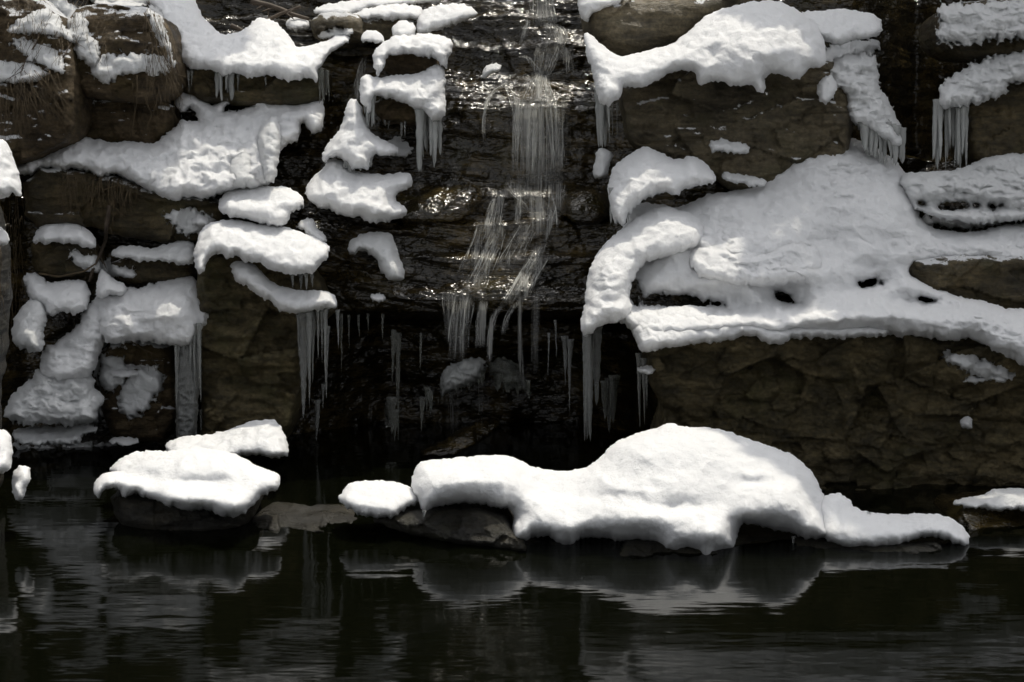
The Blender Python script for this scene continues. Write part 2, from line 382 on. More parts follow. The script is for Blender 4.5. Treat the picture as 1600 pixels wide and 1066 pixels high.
low = CP[:, :1].copy(); low[..., 2] = -0.7
up1 = CP[:, -1:].copy(); up1[..., 2] += 1.3; up1[..., 1] += 0.9
up2 = up1.copy(); up2[..., 2] += 2.2; up2[..., 1] += 1.6
up3 = up2.copy(); up3[..., 2] += 6.0; up3[..., 1] += 8
CP = np.concatenate([low, CP, up1, up2, up3], 1)
nper = [10, 16, 30, 26, 14, 12, 70, 70, 76, 50, 60, 50, 40, 24]
rows = []
for j, n_ in enumerate(nper):
    for q in range(n_):
        t = q / n_; rows.append(CP[:, j] * (1 - t) + CP[:, j + 1] * t)
rows.append(CP[:, -1]); rows = np.array(rows)                          # S x stations x 3
cols = np.arange(-420, 2051, 3.0)
G = np.zeros((len(rows), len(cols), 3))
for i in range(len(rows)):
    for a in range(3): G[i, :, a] = np.interp(cols, ks, rows[i, :, a])
# soften the corners between stations
for _ in range(5):
    G[:, 1:-1] = (G[:, :-2] + 2 * G[:, 1:-1] + G[:, 2:]) / 4
for _ in range(2):
    G[1:-1] = (G[:-2] + 2 * G[1:-1] + G[2:]) / 4
# beds: flat treads and upright risers of uneven height
lev = [0.9]; rr_ = np.random.RandomState(12)
while lev[-1] < 6: lev.append(lev[-1] + rr_.choice([.05, .08, .12, .16, .24]))
kx, ky = [0], [0]
for a, b in zip(lev[:-1], lev[1:]): kx += [a, a + .70 * (b - a)]; ky += [a, a + .10 * (b - a)]
r0 = sum(nper[:6])
for i in range(G.shape[1]):
    z = G[r0:, i, 2].copy(); y = G[r0:, i, 1].copy(); xw = G[r0:, i, 0]
    wz = .07 * perlin(xw * .8, z * .6, 3.1) + .02 * perlin(xw * 4, z * 2, 8.8) + .05 * xw * .2
    zq = np.interp(z + wz, kx, ky) - wz
    yq = np.interp(zq, z, y); f_ = np.clip((6 - z) / 1.5, 0, 1) * np.clip((z - z[0]) / .08, 0, 1)
    G[r0:, i, 1] = y + (yq - y) * f_
CH = [(468,10.58),(455,10.62),(440,10.80),(425,10.84),(400,10.86),(392,11.00),(350,11.04),(343,11.16),(312,11.2),(302,11.30),(292,11.44),(280,11.48),(168,11.56),(160,11.64),(135,11.85),(115,12.05),(108,12.1),(72,12.14),(66,12.28),(52,12.36),(45,12.4),(30,12.42),(24,12.55),(0,12.6),(-220,13.0),(-160,13.4)]
cz = np.array([P(760, a, b)[2] for a, b in CH]); cy_ = np.array([b for a, b in CH])
for i in range(G.shape[1]):
    wgt = np.clip((cols[i] - 600) / 60, 0, 1) * np.clip((985 - cols[i]) / 40, 0, 1)
    if wgt <= 0: continue
    z = G[r0:, i, 2]; xw = G[r0:, i, 0]
    wz = .05 * perlin(xw * 1.6, z * 1.2, 5.1) + .02 * perlin(xw * 6, z * 3, 2.2)
    w2 = wgt * np.clip((4.2 - z) / .6, 0, 1)
    G[r0:, i, 1] += (np.interp(z + wz, cz, cy_) - G[r0:, i, 1]) * w2
rd = rockd(G, 1.0, 2.0, 0.15, 0.3, 0.05) + rockd(G, .5, 9.0, 0.06, 0.2, 0.05)
G[..., 1] -= rd; G[..., 2] += 0.25 * rd
S_, C_ = G.shape[:2]
idx = np.arange(S_ * C_).reshape(S_, C_)
Q = np.stack([idx[:-1, :-1], idx[:-1, 1:], idx[1:, 1:], idx[1:, :-1]], -1).reshape(-1, 4)
cl = mesh_obj('cliff', G.reshape(-1, 3), None, M_wet, quads=Q, origin=np.array([0, 11., 0]))
tag(cl, 'dark layered cliff of wet rock stepping up behind the pool', kind='structure')
BVHS.append(BVHTree.FromPolygons([tuple(v) for v in G.reshape(-1, 3).tolist()], [tuple(q) for q in Q.tolist()]))

# pool, its bed and the near bank
def sheet(name, x0, x1, y0, y1, z, n, m):
    gx, gy = np.meshgrid(np.linspace(x0, x1, n), np.linspace(y0, y1, n))
    V = np.stack([gx, gy, z(gx, gy)], -1).reshape(-1, 3); i = np.arange(n * n).reshape(n, n)
    q = np.stack([i[:-1, :-1], i[:-1, 1:], i[1:, 1:], i[1:, :-1]], -1).reshape(-1, 4)
    return mesh_obj(name, V, None, m, quads=q, origin=np.array([0, 0, 0.]))
tag(sheet('pool_water', -14, 14, -3, 14, lambda x, y: 0 * x, 40, M_water), kind='structure')
tag(sheet('ground', -60, 60, -60, 60, lambda x, y: -0.6 + 0 * x, 4, M_drk), kind='structure')

# ------------------------------------------------------------------ rocks
def rock(label, outline, Y, name='rock_ledge', cat='rock', m=None, amp=1.0, th=0.1, blocky=1.0, st=0.03, **k):
    k.setdefault('thick', .14); k.setdefault('R', 16); k.setdefault('jit', (5, 26)); k.setdefault('ext', .5); k.setdefault('step', 3.0); k.setdefault('soft', 4); k.setdefault('ch', 1)
    o = body(name, outline, Y, m=m or M_drk, rock=dict(amp=amp, th=th, blocky=blocky, st=st), **k)
    return tag(o, label, cat)
rock('long dark rock wall under the great right snowbank, rising from the pool', [(1012,528),(1100,505),(1300,500),(1480,500),(1840,520),(1860,800),(1480,800),(1330,778),(1200,762),(1060,740),(1020,700),(1045,650),(1015,600)], (9.75, 9.75), ext=.6, amp=1.9, blocky=1.3, seed=11, th=.26, st=.05, m=M_wall, step=2.5)
rock('big layered grey brown block under the cap of snow right of the falls', [(968,130),(1030,100),(1120,95),(1290,85),(1325,120),(1335,180),(1320,260),(1250,300),(1160,310),(1090,260),(1020,240),(985,220),(975,170)], (10.75, 10.95), ext=.6, amp=1.2, seed=5, m=M_gry, th=.11, st=.06)
rock('smooth dark boulder at the top edge right of the falls', [(905,20),(925,-30),(1150,-30),(1160,10),(1090,55),(1000,95),(940,80),(915,55)], (11.2, 11.5), name='boulder', R=50, thick=.35, ext=.4, amp=.7, blocky=.5, seed=21, m=M_gry)
rock('dark rock band between the two tongues of the right snowbank', [(1405,405),(1500,398),(1860,395),(1860,510),(1560,490),(1480,480),(1420,440)], (9.95, 10.05), seed=23)
rock('snow streaked rock ledge at the top right corner', [(1465,20),(1500,0),(1860,-20),(1860,90),(1560,95),(1490,88),(1462,60)], (11.1, 11.2), seed=25, m=M_drk)
rock('dark block at the right edge below the sloping snow', [(1500,130),(1560,110),(1860,80),(1860,270),(1540,280),(1515,240),(1505,180)], (10.9, 11.0), seed=27)
rock('dark rock pillar under the pillow of snow left of the pool', [(306,400),(345,392),(400,395),(470,400),(520,470),(525,490),(478,520),(470,600),(455,680),(430,705),(310,705),(318,640),(300,560),(308,470)], (10.6, 10.55), ext=.6, seed=31, amp=2.1, m=M_wall, st=.02)
rock('brown boulder behind the frozen left snow slide, at the water', [(150,560),(180,530),(240,528),(275,545),(280,690),(180,690),(160,650)], (10.75, 10.8), name='boulder', ext=.4, seed=33, m=M_brn, blocky=1.3)
rock('broad brown block with crusted snow near the upper left corner', [(105,20),(160,5),(250,15),(275,60),(280,120),(262,155),(190,160),(120,150),(100,90)], (11.1, 11.2), ext=.5, seed=35, m=M_brn, th=.12, R=14)
rock('brown hollowed rock beneath the crusted block at upper left', [(95,150),(270,150),(275,215),(230,235),(150,230),(100,215)], (11.45, 11.4), ext=.3, seed=36, m=M_brn, amp=1.3)
rock('earthy brown rock slope at the upper left edge', [(-220,-20),(40,-20),(110,40),(120,130),(110,215),(60,240),(20,260),(-220,290)], (10.6, 11.1), ext=.5, seed=37, m=M_brn, amp=1.3)
rock('dark seamed rock under the long crumbly snow slope on the left', [(35,262),(150,268),(250,300),(345,310),(350,350),(310,380),(270,380),(200,372),(120,350),(40,360)], (10.95, 11.0), ext=.5, seed=39, m=M_drk)
rock('low dark block under the small snow patch at mid left', [(48,365),(150,372),(160,440),(110,450),(50,430)], (11.0, 11.0), seed=40)
rock('dark ledge under the narrow snow strip left of the pillow', [(170,400),(300,395),(310,440),(250,450),(180,440)], (10.95, 10.95), seed=41)
rock('dripping ledge under the upper left snow shelf', [(275,100),(400,100),(510,95),(512,140),(500,165),(400,168),(290,160)], (11.55, 11.6), seed=43, m=M_drk, th=.06)
rock('square block between two snow shelves at the top left of the falls', [(483,22),(560,18),(575,45),(560,72),(490,70)], (12.0, 12.0), seed=45, m=M_gry)
rock('grey block under the topmost snow shelf left of the falls', [(540,30),(650,25),(655,58),(600,65),(548,60)], (12.1, 12.1), seed=46, m=M_gry)
rock('small squared block under the upper crumbly snow beside the falls', [(592,75),(680,75),(690,112),(670,120),(598,118)], (11.55, 11.55), seed=47, m=M_brn, R=10)
rock('rounded block under the lower crumbly snow beside the falls', [(583,150),(660,145),(685,160),(682,190),(640,195),(588,190)], (11.35, 11.35), seed=48, m=M_brn, R=12)
rock('earthy mossy bank at the left edge above the pool', [(-90,300),(-20,305),(-6,340),(6,420),(0,540),(-14,640),(-8,800),(-90,840)], (8.9, 9.3), ext=.15, thick=.3, R=50, seed=51, m=M_low, amp=2.2, blocky=1.6, st=.008, jit=(10,30))
rock('low dark boulder rising from the pool under the left snow cap', [(172,765),(230,760),(330,765),(400,770),(400,800),(380,832),(300,845),(230,840),(180,815)], (8.45, 8.6), name='boulder', ext=.4, seed=53, R=30, thick=.2, m=M_low, blocky=.6)
rock('flat wet shelf of rock between the two snow covered boulders', [(390,808),(420,796),(470,804),(530,800),(560,812),(640,814),(700,832),(560,836),(470,838),(400,834)], (8.3, 8.75), ext=.3, seed=55, m=M_low, thick=.08, blocky=1.2, amp=1.4)
rock('long low dark rock under the great snow mound in the pool', [(560,806),(650,792),(780,792),(810,840),(860,846),(1000,840),(1250,838),(1350,850),(1500,840),(1530,855),(1500,885),(1300,888),(1100,892),(900,885),(780,860),(660,842)], (7.86, 8.3), ext=.6, seed=57, R=20, thick=.12, m=M_low, amp=1.4)
rock('wet rock shelf at the right water edge', [(1480,795),(1560,785),(1860,785),(1860,880),(1540,875),(1500,850)], (8.3, 8.7), ext=.4, seed=59, m=M_wet)
rock('tilted flat slab leaning in the dark pool below the falls', [(650,712),(690,690),(740,660),(785,650),(775,675),(735,700),(700,716)], (10.5, 10.9), name='stone_slab', ext=.12, seed=61, R=8, thick=.04, m=M_wet, amp=.8)
rock('wet hump of rock left of the middle cascade', [(600,345),(640,310),(700,290),(745,286),(760,310),(730,345),(640,352)], (11.0, 11.4), ext=.3, seed=64, m=M_wet, R=30, thick=.16, blocky=.6)
rock('wet rounded lip of rock right of the middle cascade', [(870,330),(880,300),(920,292),(955,310),(950,350),(900,352)], (11.0, 11.3), ext=.3, seed=65, m=M_wet, R=24, thick=.2, blocky=.6)

# ------------------------------------------------------------------ snow lying on the ledges
def snow(label, outline, Y, m=None, **k):
    k.setdefault('thick', .13); k.setdefault('R', 30); k.setdefault('fr', 3.0); k.setdefault('rag', 3.0); k.setdefault('ch', 1); k.setdefault('step', 2.2); k.setdefault('seed', len(BVHS) + outline[0][0] * .37)
    o = body(k.pop('name', 'snow_drift'), outline, Y, m=m or M_snow, **k)
    return tag(o, label, k.get('cat', 'snow'))
SN = []
# front of the pool
snow('great smooth snow mound on the long rock in the pool', [(642,765),(645,740),(655,722),(690,718),(750,713),(790,710),(815,720),(835,732),(880,738),(915,733),(940,715),(955,695),(985,680),(1030,668),(1050,660),(1065,668),(1120,668),(1165,685),(1230,705),(1265,730),(1285,765),(1295,800),(1300,845),(1285,840),(1260,848),(1245,835),(1210,828),(1160,815),(1150,845),(1148,860),(1125,862),(1100,882),(1085,860),(1040,868),(1030,850),(1000,845),(970,848),(940,840),(910,840),(890,855),(865,845),(840,838),(820,848),(797,845),(800,825),(805,800),(780,793),(750,788),(710,788),(680,790),(662,805),(655,785)],
     (7.95, 8.75), name='snow_mound', R=70, thick=.36, rag=2.2, jit=(3, 12), bil=(.075, .48), shake=.012, fine=(.010,.05), seed=1.3, bumps=[(1000,810,55,22,.10),(1190,800,50,22,.13),(1110,835,30,18,.12),(900,826,34,16,.09),(1230,765,45,25,.10),(720,745,60,20,.10),(1060,790,60,12,-.08),(1190,752,34,8,-.07),(840,770,40,30,-.10),(1020,700,60,25,.08),(930,775,60,10,-.05)])
snow('low arm of snow trailing right from the great mound', [(1270,790),(1295,772),(1315,770),(1335,788),(1355,800),(1400,805),(1435,802),(1480,805),(1515,830),(1512,857),(1495,850),(1465,838),(1430,842),(1400,852),(1350,857),(1300,852),(1280,830)],
     (7.95, 8.3), name='snow_ridge', R=36, thick=.18, seed=2.1, shake=.01, fine=(.009,.05), jit=(2, 12), holes=[(1345,793,14,4,20)])
snow('small oval snow cap just left of the great mound', [(528,785),(535,765),(550,752),(590,750),(630,755),(655,768),(656,785),(630,798),(620,810),(580,808),(560,805),(545,797)], (8.2, 8.5), R=26, thick=.16, seed=3.2, jit=(3, 8), shake=.01, fine=(.009,.05))
snow('sunlit snow cap on the low boulder at front left', [(145,770),(148,750),(165,738),(200,735),(215,720),(255,705),(300,700),(340,702),(375,712),(400,728),(435,740),(443,752),(435,765),(415,770),(395,790),(375,808),(345,808),(320,795),(290,798),(260,790),(240,780),(205,770),(195,780),(185,762),(160,765),(152,782)],
     (8.2, 8.85), R=36, thick=.2, seed=4.7, jit=(2, 10), bumps=[(300,780,80,12,.12),(225,742,34,10,-.09),(370,792,28,16,.12),(300,752,90,8,-.06),(190,755,30,10,.08),(410,745,22,10,.06)], bil=(.07, .5), shake=.01, fine=(.009,.05), rag=2)
snow('shaded snow ridge in the pool behind the sunlit left cap', [(255,700),(270,685),(300,680),(340,678),(380,662),(410,655),(435,658),(450,690),(452,712),(425,718),(400,708),(350,720),(280,725)], (9.35, 9.8), name='snow_ridge', R=26, thick=.18, seed=5.5, jit=(2, 12))
snow('dim sliver of snow peeping out behind the left cap', [(168,740),(185,716),(215,704),(262,705),(280,720),(260,745),(200,750)], (8.95, 9.2), name='snow_ridge', R=18, thick=.12, seed=6.5, jit=(1.5, 12))
snow('round snow lump at the left edge by the waterline', [(-150,665),(0,668),(15,680),(20,700),(16,732),(0,742),(-150,745)], (8.1, 8.4), R=20, thick=.14, seed=7.1)
snow('small snow clump clinging to the bank at the left edge', [(22,728),(45,727),(50,745),(38,775),(26,788),(17,765)], (8.2, 8.35), R=14, thick=.1, seed=7.7)
snow('thin snow along the wet shelf at the right water edge', [(1480,784),(1530,775),(1560,762),(1600,765),(1840,766),(1840,795),(1550,798),(1510,795)], (8.45, 8.7), R=16, thick=.1, seed=8.2, m=M_crust)
snow('lone round blob of snow on the right rock wall', [(1500,660),(1503,652),(1512,650),(1520,655),(1521,668),(1512,671),(1503,668)], (9.45, 9.5), name='snow_clump', R=9, thick=.06, seed=8.6, jit=(1.5, 8), step=1.5)
# right hand bank
snow('vast shaded snowbank draped over the right hand ledges', [(975,335),(990,320),(1010,315),(1035,320),(1060,325),(1090,312),(1110,302),(1140,300),(1195,285),(1210,260),(1240,240),(1250,225),(1280,228),(1300,215),(1330,215),(1360,225),(1385,240),(1410,262),(1430,300),(1440,350),(1480,362),(1530,362),(1570,350),(1840,330),(1840,415),(1560,418),(1530,412),(1480,408),(1435,416),(1420,425),(1450,445),(1500,465),(1540,470),(1580,485),(1840,490),(1840,590),(1600,575),(1580,560),(1550,545),(1520,528),(1480,535),(1440,525),(1400,525),(1350,525),(1300,528),(1250,522),(1210,537),(1170,520),(1140,530),(1090,535),(1040,542),(1005,550),(992,530),(985,510),(950,500),(930,510),(915,530),(905,510),(915,480),(918,430),(930,400),(945,380),(980,350)],
     (9.3, 11.1), name='snowbank', R=46, thick=.3, seed=9.9, jit=(3, 16), xs=-.1, bil=(.06, .45),
     rough=[(1335,255,70,45,.10),(1540,400,130,40,.10),(1540,520,90,70,.12),(940,450,50,90,.07),(1090,350,60,40,.05),(1200,350,120,60,.035)],
     holes=[(1050,470,66,9,4),(1225,466,15,7,15),(1360,442,16,6,-10),(1448,470,12,3,5),(992,455,8,18,0)],
     bumps=[(1290,320,90,40,.16),(1120,320,60,20,.10),(1010,400,40,30,-.12),(1085,420,22,40,-.07),(1300,370,26,40,-.14),(1400,330,40,40,.14),(1460,440,50,25,.10),(1300,495,60,14,.10),(1230,520,60,14,.07),(1180,380,90,50,.26),(1050,380,40,30,.12),(1290,250,60,35,.16),(1240,425,80,16,.12),(1150,500,160,18,.10),(1380,490,70,20,.10),(1035,350,40,20,.12),(1360,415,40,14,-.12),(1230,448,40,12,-.1),(950,430,25,50,.1),(1110,440,30,12,.08)])
snow('rounded overhanging shoulder at the left end of the right snowbank', [(905,508),(914,478),(918,430),(930,400),(946,380),(980,350),(1000,336),(1036,322),(1066,328),(1100,346),(1104,372),(1082,392),(1044,402),(1010,408),(992,432),(982,462),(990,486),(970,504),(935,508),(916,530)], (9.40, 10.30), name='snow_lump', R=40, thick=.24, seed=90.1, jit=(3, 16), rough=[(940,460,50,60,.06)], bumps=[(1050,350,40,20,.08),(950,420,25,40,.08)])
snow('sunlit hump in the middle of the right snowbank', [(1075,400),(1100,365),(1140,345),(1185,332),(1235,345),(1270,370),(1290,402),(1282,432),(1240,444),(1180,448),(1120,446),(1085,430)], (9.66, 10.24), name='snow_lump', R=46, thick=.22, seed=91.1, jit=(4, 20), rough=[(1190,400,90,50,.07)])
snow('thick drooping lip along the lower left edge of the right snowbank', [(988,512),(1000,488),(1060,476),(1110,480),(1150,492),(1210,488),(1290,498),(1350,500),(1400,510),(1390,524),(1340,528),(1296,530),(1250,526),(1212,540),(1170,524),(1140,533),(1090,537),(1040,545),(1003,552),(993,532)], (9.3, 9.66), name='snow_lip', R=30, thick=.2, seed=92.1, jit=(3, 16))
snow('rippled snow ledge at the right edge above the rock band', [(1400,268),(1450,270),(1500,265),(1530,250),(1570,238),(1840,235),(1840,345),(1570,345),(1530,352),(1460,342),(1425,325)], (10.3, 10.75), R=26, thick=.2, seed=10.4, m=M_crust, rag=4, bil=(.05, .25), rough=[(1520,300,140,60,.14)], holes=[(1500,322,46,5,2)])
tuft = snow('snow tuft with an icy fringe on the rock right of the middle cascade', [(950,290),(955,265),(970,250),(1000,232),(1012,228),(1030,240),(1060,250),(1080,243),(1095,248),(1115,270),(1124,284),(1095,290),(1065,295),(1060,308),(1040,300),(1020,305),(1000,320),(980,335),(975,355),(965,350),(955,335),(948,310)], (10.15, 10.6), R=30, thick=.26, seed=11.1, m=M_snow, bil=(.06, .25))
snow('big smooth snow cap on the layered block right of the falls', [(912,55),(920,50),(945,75),(970,90),(1000,82),(1050,70),(1070,55),(1085,40),(1110,20),(1160,5),(1200,0),(1230,5),(1260,25),(1285,50),(1292,80),(1288,105),(1270,105),(1245,128),(1225,118),(1195,115),(1196,145),(1186,147),(1175,130),(1150,137),(1120,125),(1090,137),(1083,110),(1050,112),(1030,125),(1010,132),(1000,140),(975,130),(970,155),(955,160),(945,170),(930,145),(925,110),(915,80)],
     (10.45, 11.1), R=40, thick=.26, seed=12.2, jit=(3, 14), rag=1.5, bumps=[(1190,70,70,40,.16),(1060,95,40,20,.05)])
snow('snow on the ledge top at the right end of the smooth cap', [(1240,20),(1300,14),(1345,16),(1375,25),(1380,55),(1340,62),(1310,74),(1290,65),(1262,50)], (11.0, 11.2), R=22, thick=.16, seed=13.3)
tongue = snow('icy snow tongue spilling down beside the dark chimney', [(1290,105),(1312,85),(1365,82),(1375,105),(1372,135),(1385,150),(1398,175),(1413,212),(1408,235),(1375,215),(1345,200),(1325,190),(1318,150),(1300,140)], (10.7, 11.05), name='snow_tongue', R=22, thick=.2, seed=14.1, m=M_crust, rag=8, bil=(.06, .2), rough=[(1350,150,60,80,.10)])
snow('crusty streaked snow on the top right corner ledge', [(1460,15),(1480,0),(1500,8),(1550,0),(1840,-10),(1840,45),(1560,62),(1520,70),(1475,72),(1460,45),(1472,30)], (10.85, 11.0), R=18, thick=.15, seed=15.2, m=M_crust, rag=15, bil=(.05, .18), rough=[(1530,40,90,60,.12)])
snow('ragged snow sloping down to the ice curtain at the right edge', [(1465,168),(1475,125),(1500,110),(1530,95),(1565,85),(1840,40),(1840,120),(1580,125),(1575,148),(1545,155),(1520,165),(1490,168)], (10.7, 11.0), R=20, thick=.16, seed=16.2, m=M_crust, rag=11, bil=(.05, .18), rough=[(1530,120,90,60,.12)])
snow('snow corner at the top edge above the dark boulder', [(900,-20),(990,-20),(975,2),(960,14),(930,20),(915,38),(905,20)], (11.1, 11.2), R=14, thick=.1, seed=17.2, rag=3)
snow('thin snow scrap on the face of the layered block', [(1105,222),(1125,215),(1150,222),(1175,228),(1170,240),(1130,240),(1110,236)], (10.55, 10.6), name='snow_patch', R=8, thick=.05, seed=17.9, rag=6, m=M_crust, step=2)
snow('thin snow scrap on the lower ledge of the layered block', [(1120,268),(1160,272),(1200,280),(1190,292),(1140,285)], (10.5, 10.6), name='snow_patch', R=8, thick=.05, seed=18.3, rag=6, m=M_crust, step=2)
snow('snow crumbs on the shoulder of the layered block by the tongue', [(1272,140),(1295,110),(1310,130),(1305,155),(1285,165)], (10.6, 10.7), name='snow_patch', R=10, thick=.07, seed=18.9, rag=5, m=M_crust, step=2)
snow('little snow shelf on the rock wall below the end of the snowbank', [(994,572),(1025,572),(1027,580),(1012,586),(996,582)], (9.5, 9.6), name='snow_patch', R=6, thick=.05, seed=19.3, rag=2, step=1.5)
snow('icy knob left of the tuft at the edge of the falls', [(930,235),(945,230),(958,240),(955,255),(950,280),(928,280),(924,262),(932,250)], (10.95, 11.0), name='snow_clump', R=12, thick=.1, seed=19.8, rag=3, m=M_crust, step=2)
# left of the falls
snow('snow pillow on top of the dark rock pillar', [(305,385),(315,355),(335,345),(370,342),(400,350),(440,352),(475,365),(505,375),(517,388),(512,405),(500,410),(495,425),(460,430),(440,425),(415,420),(400,408),(385,412),(370,400),(355,405),(345,395),(325,402),(318,430),(305,425),(302,400)], (10.2, 10.65), R=34, thick=.24, seed=21.1, jit=(2, 12), bil=(.03, .4))
snow('small curl of snow at the right end of the pillow', [(463,352),(475,340),(490,342),(494,355),(505,362),(513,378),(500,382),(482,366)], (10.6, 10.75), name='snow_clump', R=12, thick=.08, seed=21.8, step=2)
snow('hanging curved band of snow below the pillow', [(358,420),(364,408),(385,408),(405,418),(415,433),(430,445),(450,450),(475,455),(495,453),(520,458),(528,472),(525,482),(500,485),(470,488),(445,490),(425,475),(400,460),(380,445),(368,438)], (10.25, 10.45), name='snow_band', R=20, thick=.15, seed=22.2, jit=(2, 10))
snow('smooth snow cushion stacked above the pillow', [(342,318),(350,300),(375,292),(400,292),(430,290),(460,295),(475,310),(475,325),(455,330),(450,345),(440,356),(415,352),(395,345),(370,340),(345,335)], (10.55, 10.9), R=28, thick=.2, seed=23.3, jit=(1.5, 12), bil=(.03, .3))
snow('small hooked snow drift on the wet rock of the falls', [(543,385),(555,368),(580,362),(605,362),(618,375),(622,400),(632,420),(632,440),(618,438),(605,436),(595,425),(590,405),(575,393),(560,390),(548,402)], (10.55, 10.75), name='snow_drift', R=20, thick=.14, seed=24.2, m=M_crust)
snow('snow speck on the wet rock under the hooked drift', [(578,462),(590,458),(603,463),(602,471),(584,472)], (10.5, 10.55), name='snow_patch', R=6, thick=.04, seed=24.7, rag=3, step=1.5)
snow('lumpy snow heap left of the middle cascade', [(474,305),(478,290),(490,275),(505,262),(515,246),(535,250),(545,265),(580,272),(610,272),(635,268),(646,280),(642,295),(625,300),(615,310),(635,325),(636,338),(610,345),(580,351),(570,340),(540,340),(520,330),(490,322)], (10.75, 11.1), name='snow_heap', R=34, thick=.26, seed=25.5, rag=2, bil=(.06, .22), bumps=[(580,320,25,20,.08)])
cone = snow('pointed snow cone like a hat beside the upper falls', [(553,153),(565,165),(570,185),(575,203),(600,220),(622,228),(622,242),(605,245),(590,242),(580,248),(578,262),(565,265),(545,262),(540,250),(520,245),(503,257),(505,235),(520,215),(535,195),(538,175),(543,158)], (10.95, 11.25), name='snow_cone', R=24, thick=.2, seed=26.1, jit=(2, 10), bil=(.04, .2))
snow('crumbly snow on the upper small block beside the falls', [(583,85),(590,72),(600,65),(614,56),(640,54),(680,52),(710,65),(706,80),(700,92),(698,112),(690,100),(680,90),(655,90),(640,84),(620,86),(604,88),(600,108),(590,120),(583,100)], (11.25, 11.5), R=18, thick=.18, seed=27.1, m=M_snow, rag=3.5, bil=(.06, .15))
lowc = snow('crumbly snow on the lower rounded block beside the falls', [(560,150),(562,125),(572,114),(590,122),(620,115),(650,118),(672,104),(690,98),(697,120),(695,145),(699,170),(690,190),(672,190),(666,172),(640,168),(625,160),(600,152),(585,150),(580,180),(570,170)], (11.05, 11.35), R=22, thick=.2, seed=28.1, rag=3.5, bil=(.06, .16))
snow('tiny snow cap above the crumbly snow', [(612,45),(618,35),(632,32),(648,38),(652,55),(630,62),(615,58)], (11.7, 11.8), R=14, thick=.12, seed=28.8)
snow('small rounded snow cap near the top left of the falls', [(562,60),(570,50),(588,46),(600,56),(599,68),(570,69)], (11.6, 11.7), R=12, thick=.1, seed=29.3)
snow('tapered snow shelf at the top just left of the falls', [(648,45),(655,20),(680,8),(715,5),(745,12),(748,25),(715,36),(690,44),(665,54),(650,52)], (11.9, 12.1), name='snow_shelf', R=18, thick=.18, seed=30.1)
snow('long rounded snow shelf at the top edge left of the falls', [(535,47),(545,25),(575,12),(620,5),(660,10),(662,30),(620,33),(590,30),(555,32),(545,45)], (12.0, 12.2), name='snow_shelf', R=18, thick=.18, seed=31.1)
snow('highest snow strip at the top edge left of the falls', [(484,20),(500,8),(530,4),(600,-6),(700,-10),(690,4),(620,8),(575,14),(545,26),(520,28)], (12.3, 12.5), name='snow_shelf', R=14, thick=.14, seed=32.1)
snow('small snow cushion on the upper ledge near two crossed branches', [(445,45),(448,30),(465,24),(482,30),(484,45),(466,48)], (12.2, 12.3), R=12, thick=.12, seed=33.1)
snow('wide upper left snow shelf above the dripping ledge', [(225,-15),(300,-12),(312,20),(330,40),(352,56),(380,48),(400,28),(425,30),(440,42),(455,60),(465,76),(500,68),(535,52),(552,62),(520,80),(500,105),(497,134),(480,118),(455,130),(435,122),(415,118),(390,122),(365,112),(350,120),(325,108),(300,110),(278,98),(268,75),(255,40)], (11.3, 12.3), name='snow_shelf', R=30, thick=.24, seed=34.4, jit=(2.5, 14), bil=(.03, .4), bumps=[(420,100,100,14,.06)])
snow('long crumbly snow slope falling across the left side', [(272,165),(276,140),(300,143),(320,158),(335,166),(350,150),(380,142),(410,155),(440,160),(470,160),(500,152),(509,170),(506,200),(495,212),(480,205),(472,190),(468,215),(450,228),(435,240),(428,275),(420,290),(395,290),(370,297),(350,302),(318,312),(300,306),(268,320),(240,300),(205,285),(180,270),(150,282),(140,265),(110,265),(65,262),(45,275),(22,270),(28,245),(60,235),(90,212),(115,208),(135,215),(180,222),(210,220),(240,225),(265,207),(280,190),(285,180)], (10.85, 11.65), name='snow_slope', R=26, thick=.22, seed=35.5, rag=3, jit=(4, 18), bil=(.075, .2), fine=(.02, .07), holes=[(296,180,16,8,20),(372,167,16,6,-10)])
snow('frosty ice bulge at the lower right end of the long slope', [(348,300),(350,262),(362,235),(382,224),(396,238),(405,262),(410,290),(390,296)], (10.86, 11.0), name='ice_bulge', R=22, thick=.18, seed=36.4, m=M_crust, bil=(.03, .2))
snow('tall frosted hump beside the ice bulge on the long slope', [(400,215),(410,190),(428,178),(440,200),(438,240),(430,282),(414,292),(404,262)], (10.85, 11.1), name='ice_bulge', R=18, thick=.18, seed=37.4, m=M_crust, bil=(.04, .15))
snow('rounded snow patch on the low dark block at mid left', [(50,380),(54,365),(62,352),(80,345),(90,343),(130,350),(150,370),(153,386),(140,388),(120,382),(70,380)], (10.75, 10.95), name='snow_patch', R=20, thick=.14, seed=38.4)
snow('narrow snow strip on the ledge left of the pillow', [(174,402),(180,385),(210,382),(240,390),(260,380),(290,375),(306,378),(306,398),(300,416),(280,412),(245,408),(215,410),(200,402)], (10.65, 10.9), name='snow_strip', R=16, thick=.12, seed=39.4, rag=3, m=M_crust)
snow('fan of broken snow spreading to the water at lower left', [(5,660),(10,625),(40,598),(62,575),(85,582),(100,560),(128,572),(150,590),(146,612),(166,622),(150,642),(156,658),(118,664),(60,662)], (10.3, 10.6), name='snow_slide', R=26, thick=.2, seed=40.1, rag=6, jit=(6, 18), m=M_crust, rough=[(80,620,90,50,.12)])
snow('steep run of snow between two dark rocks on the left', [(60,585),(66,545),(92,530),(120,512),(132,486),(150,462),(190,452),(200,480),(176,520),(156,545),(150,580),(120,598),(88,600)], (10.5, 10.8), name='snow_slide', R=26, thick=.2, seed=40.9, rag=5, jit=(6, 20), rough=[(120,540,60,70,.08)])
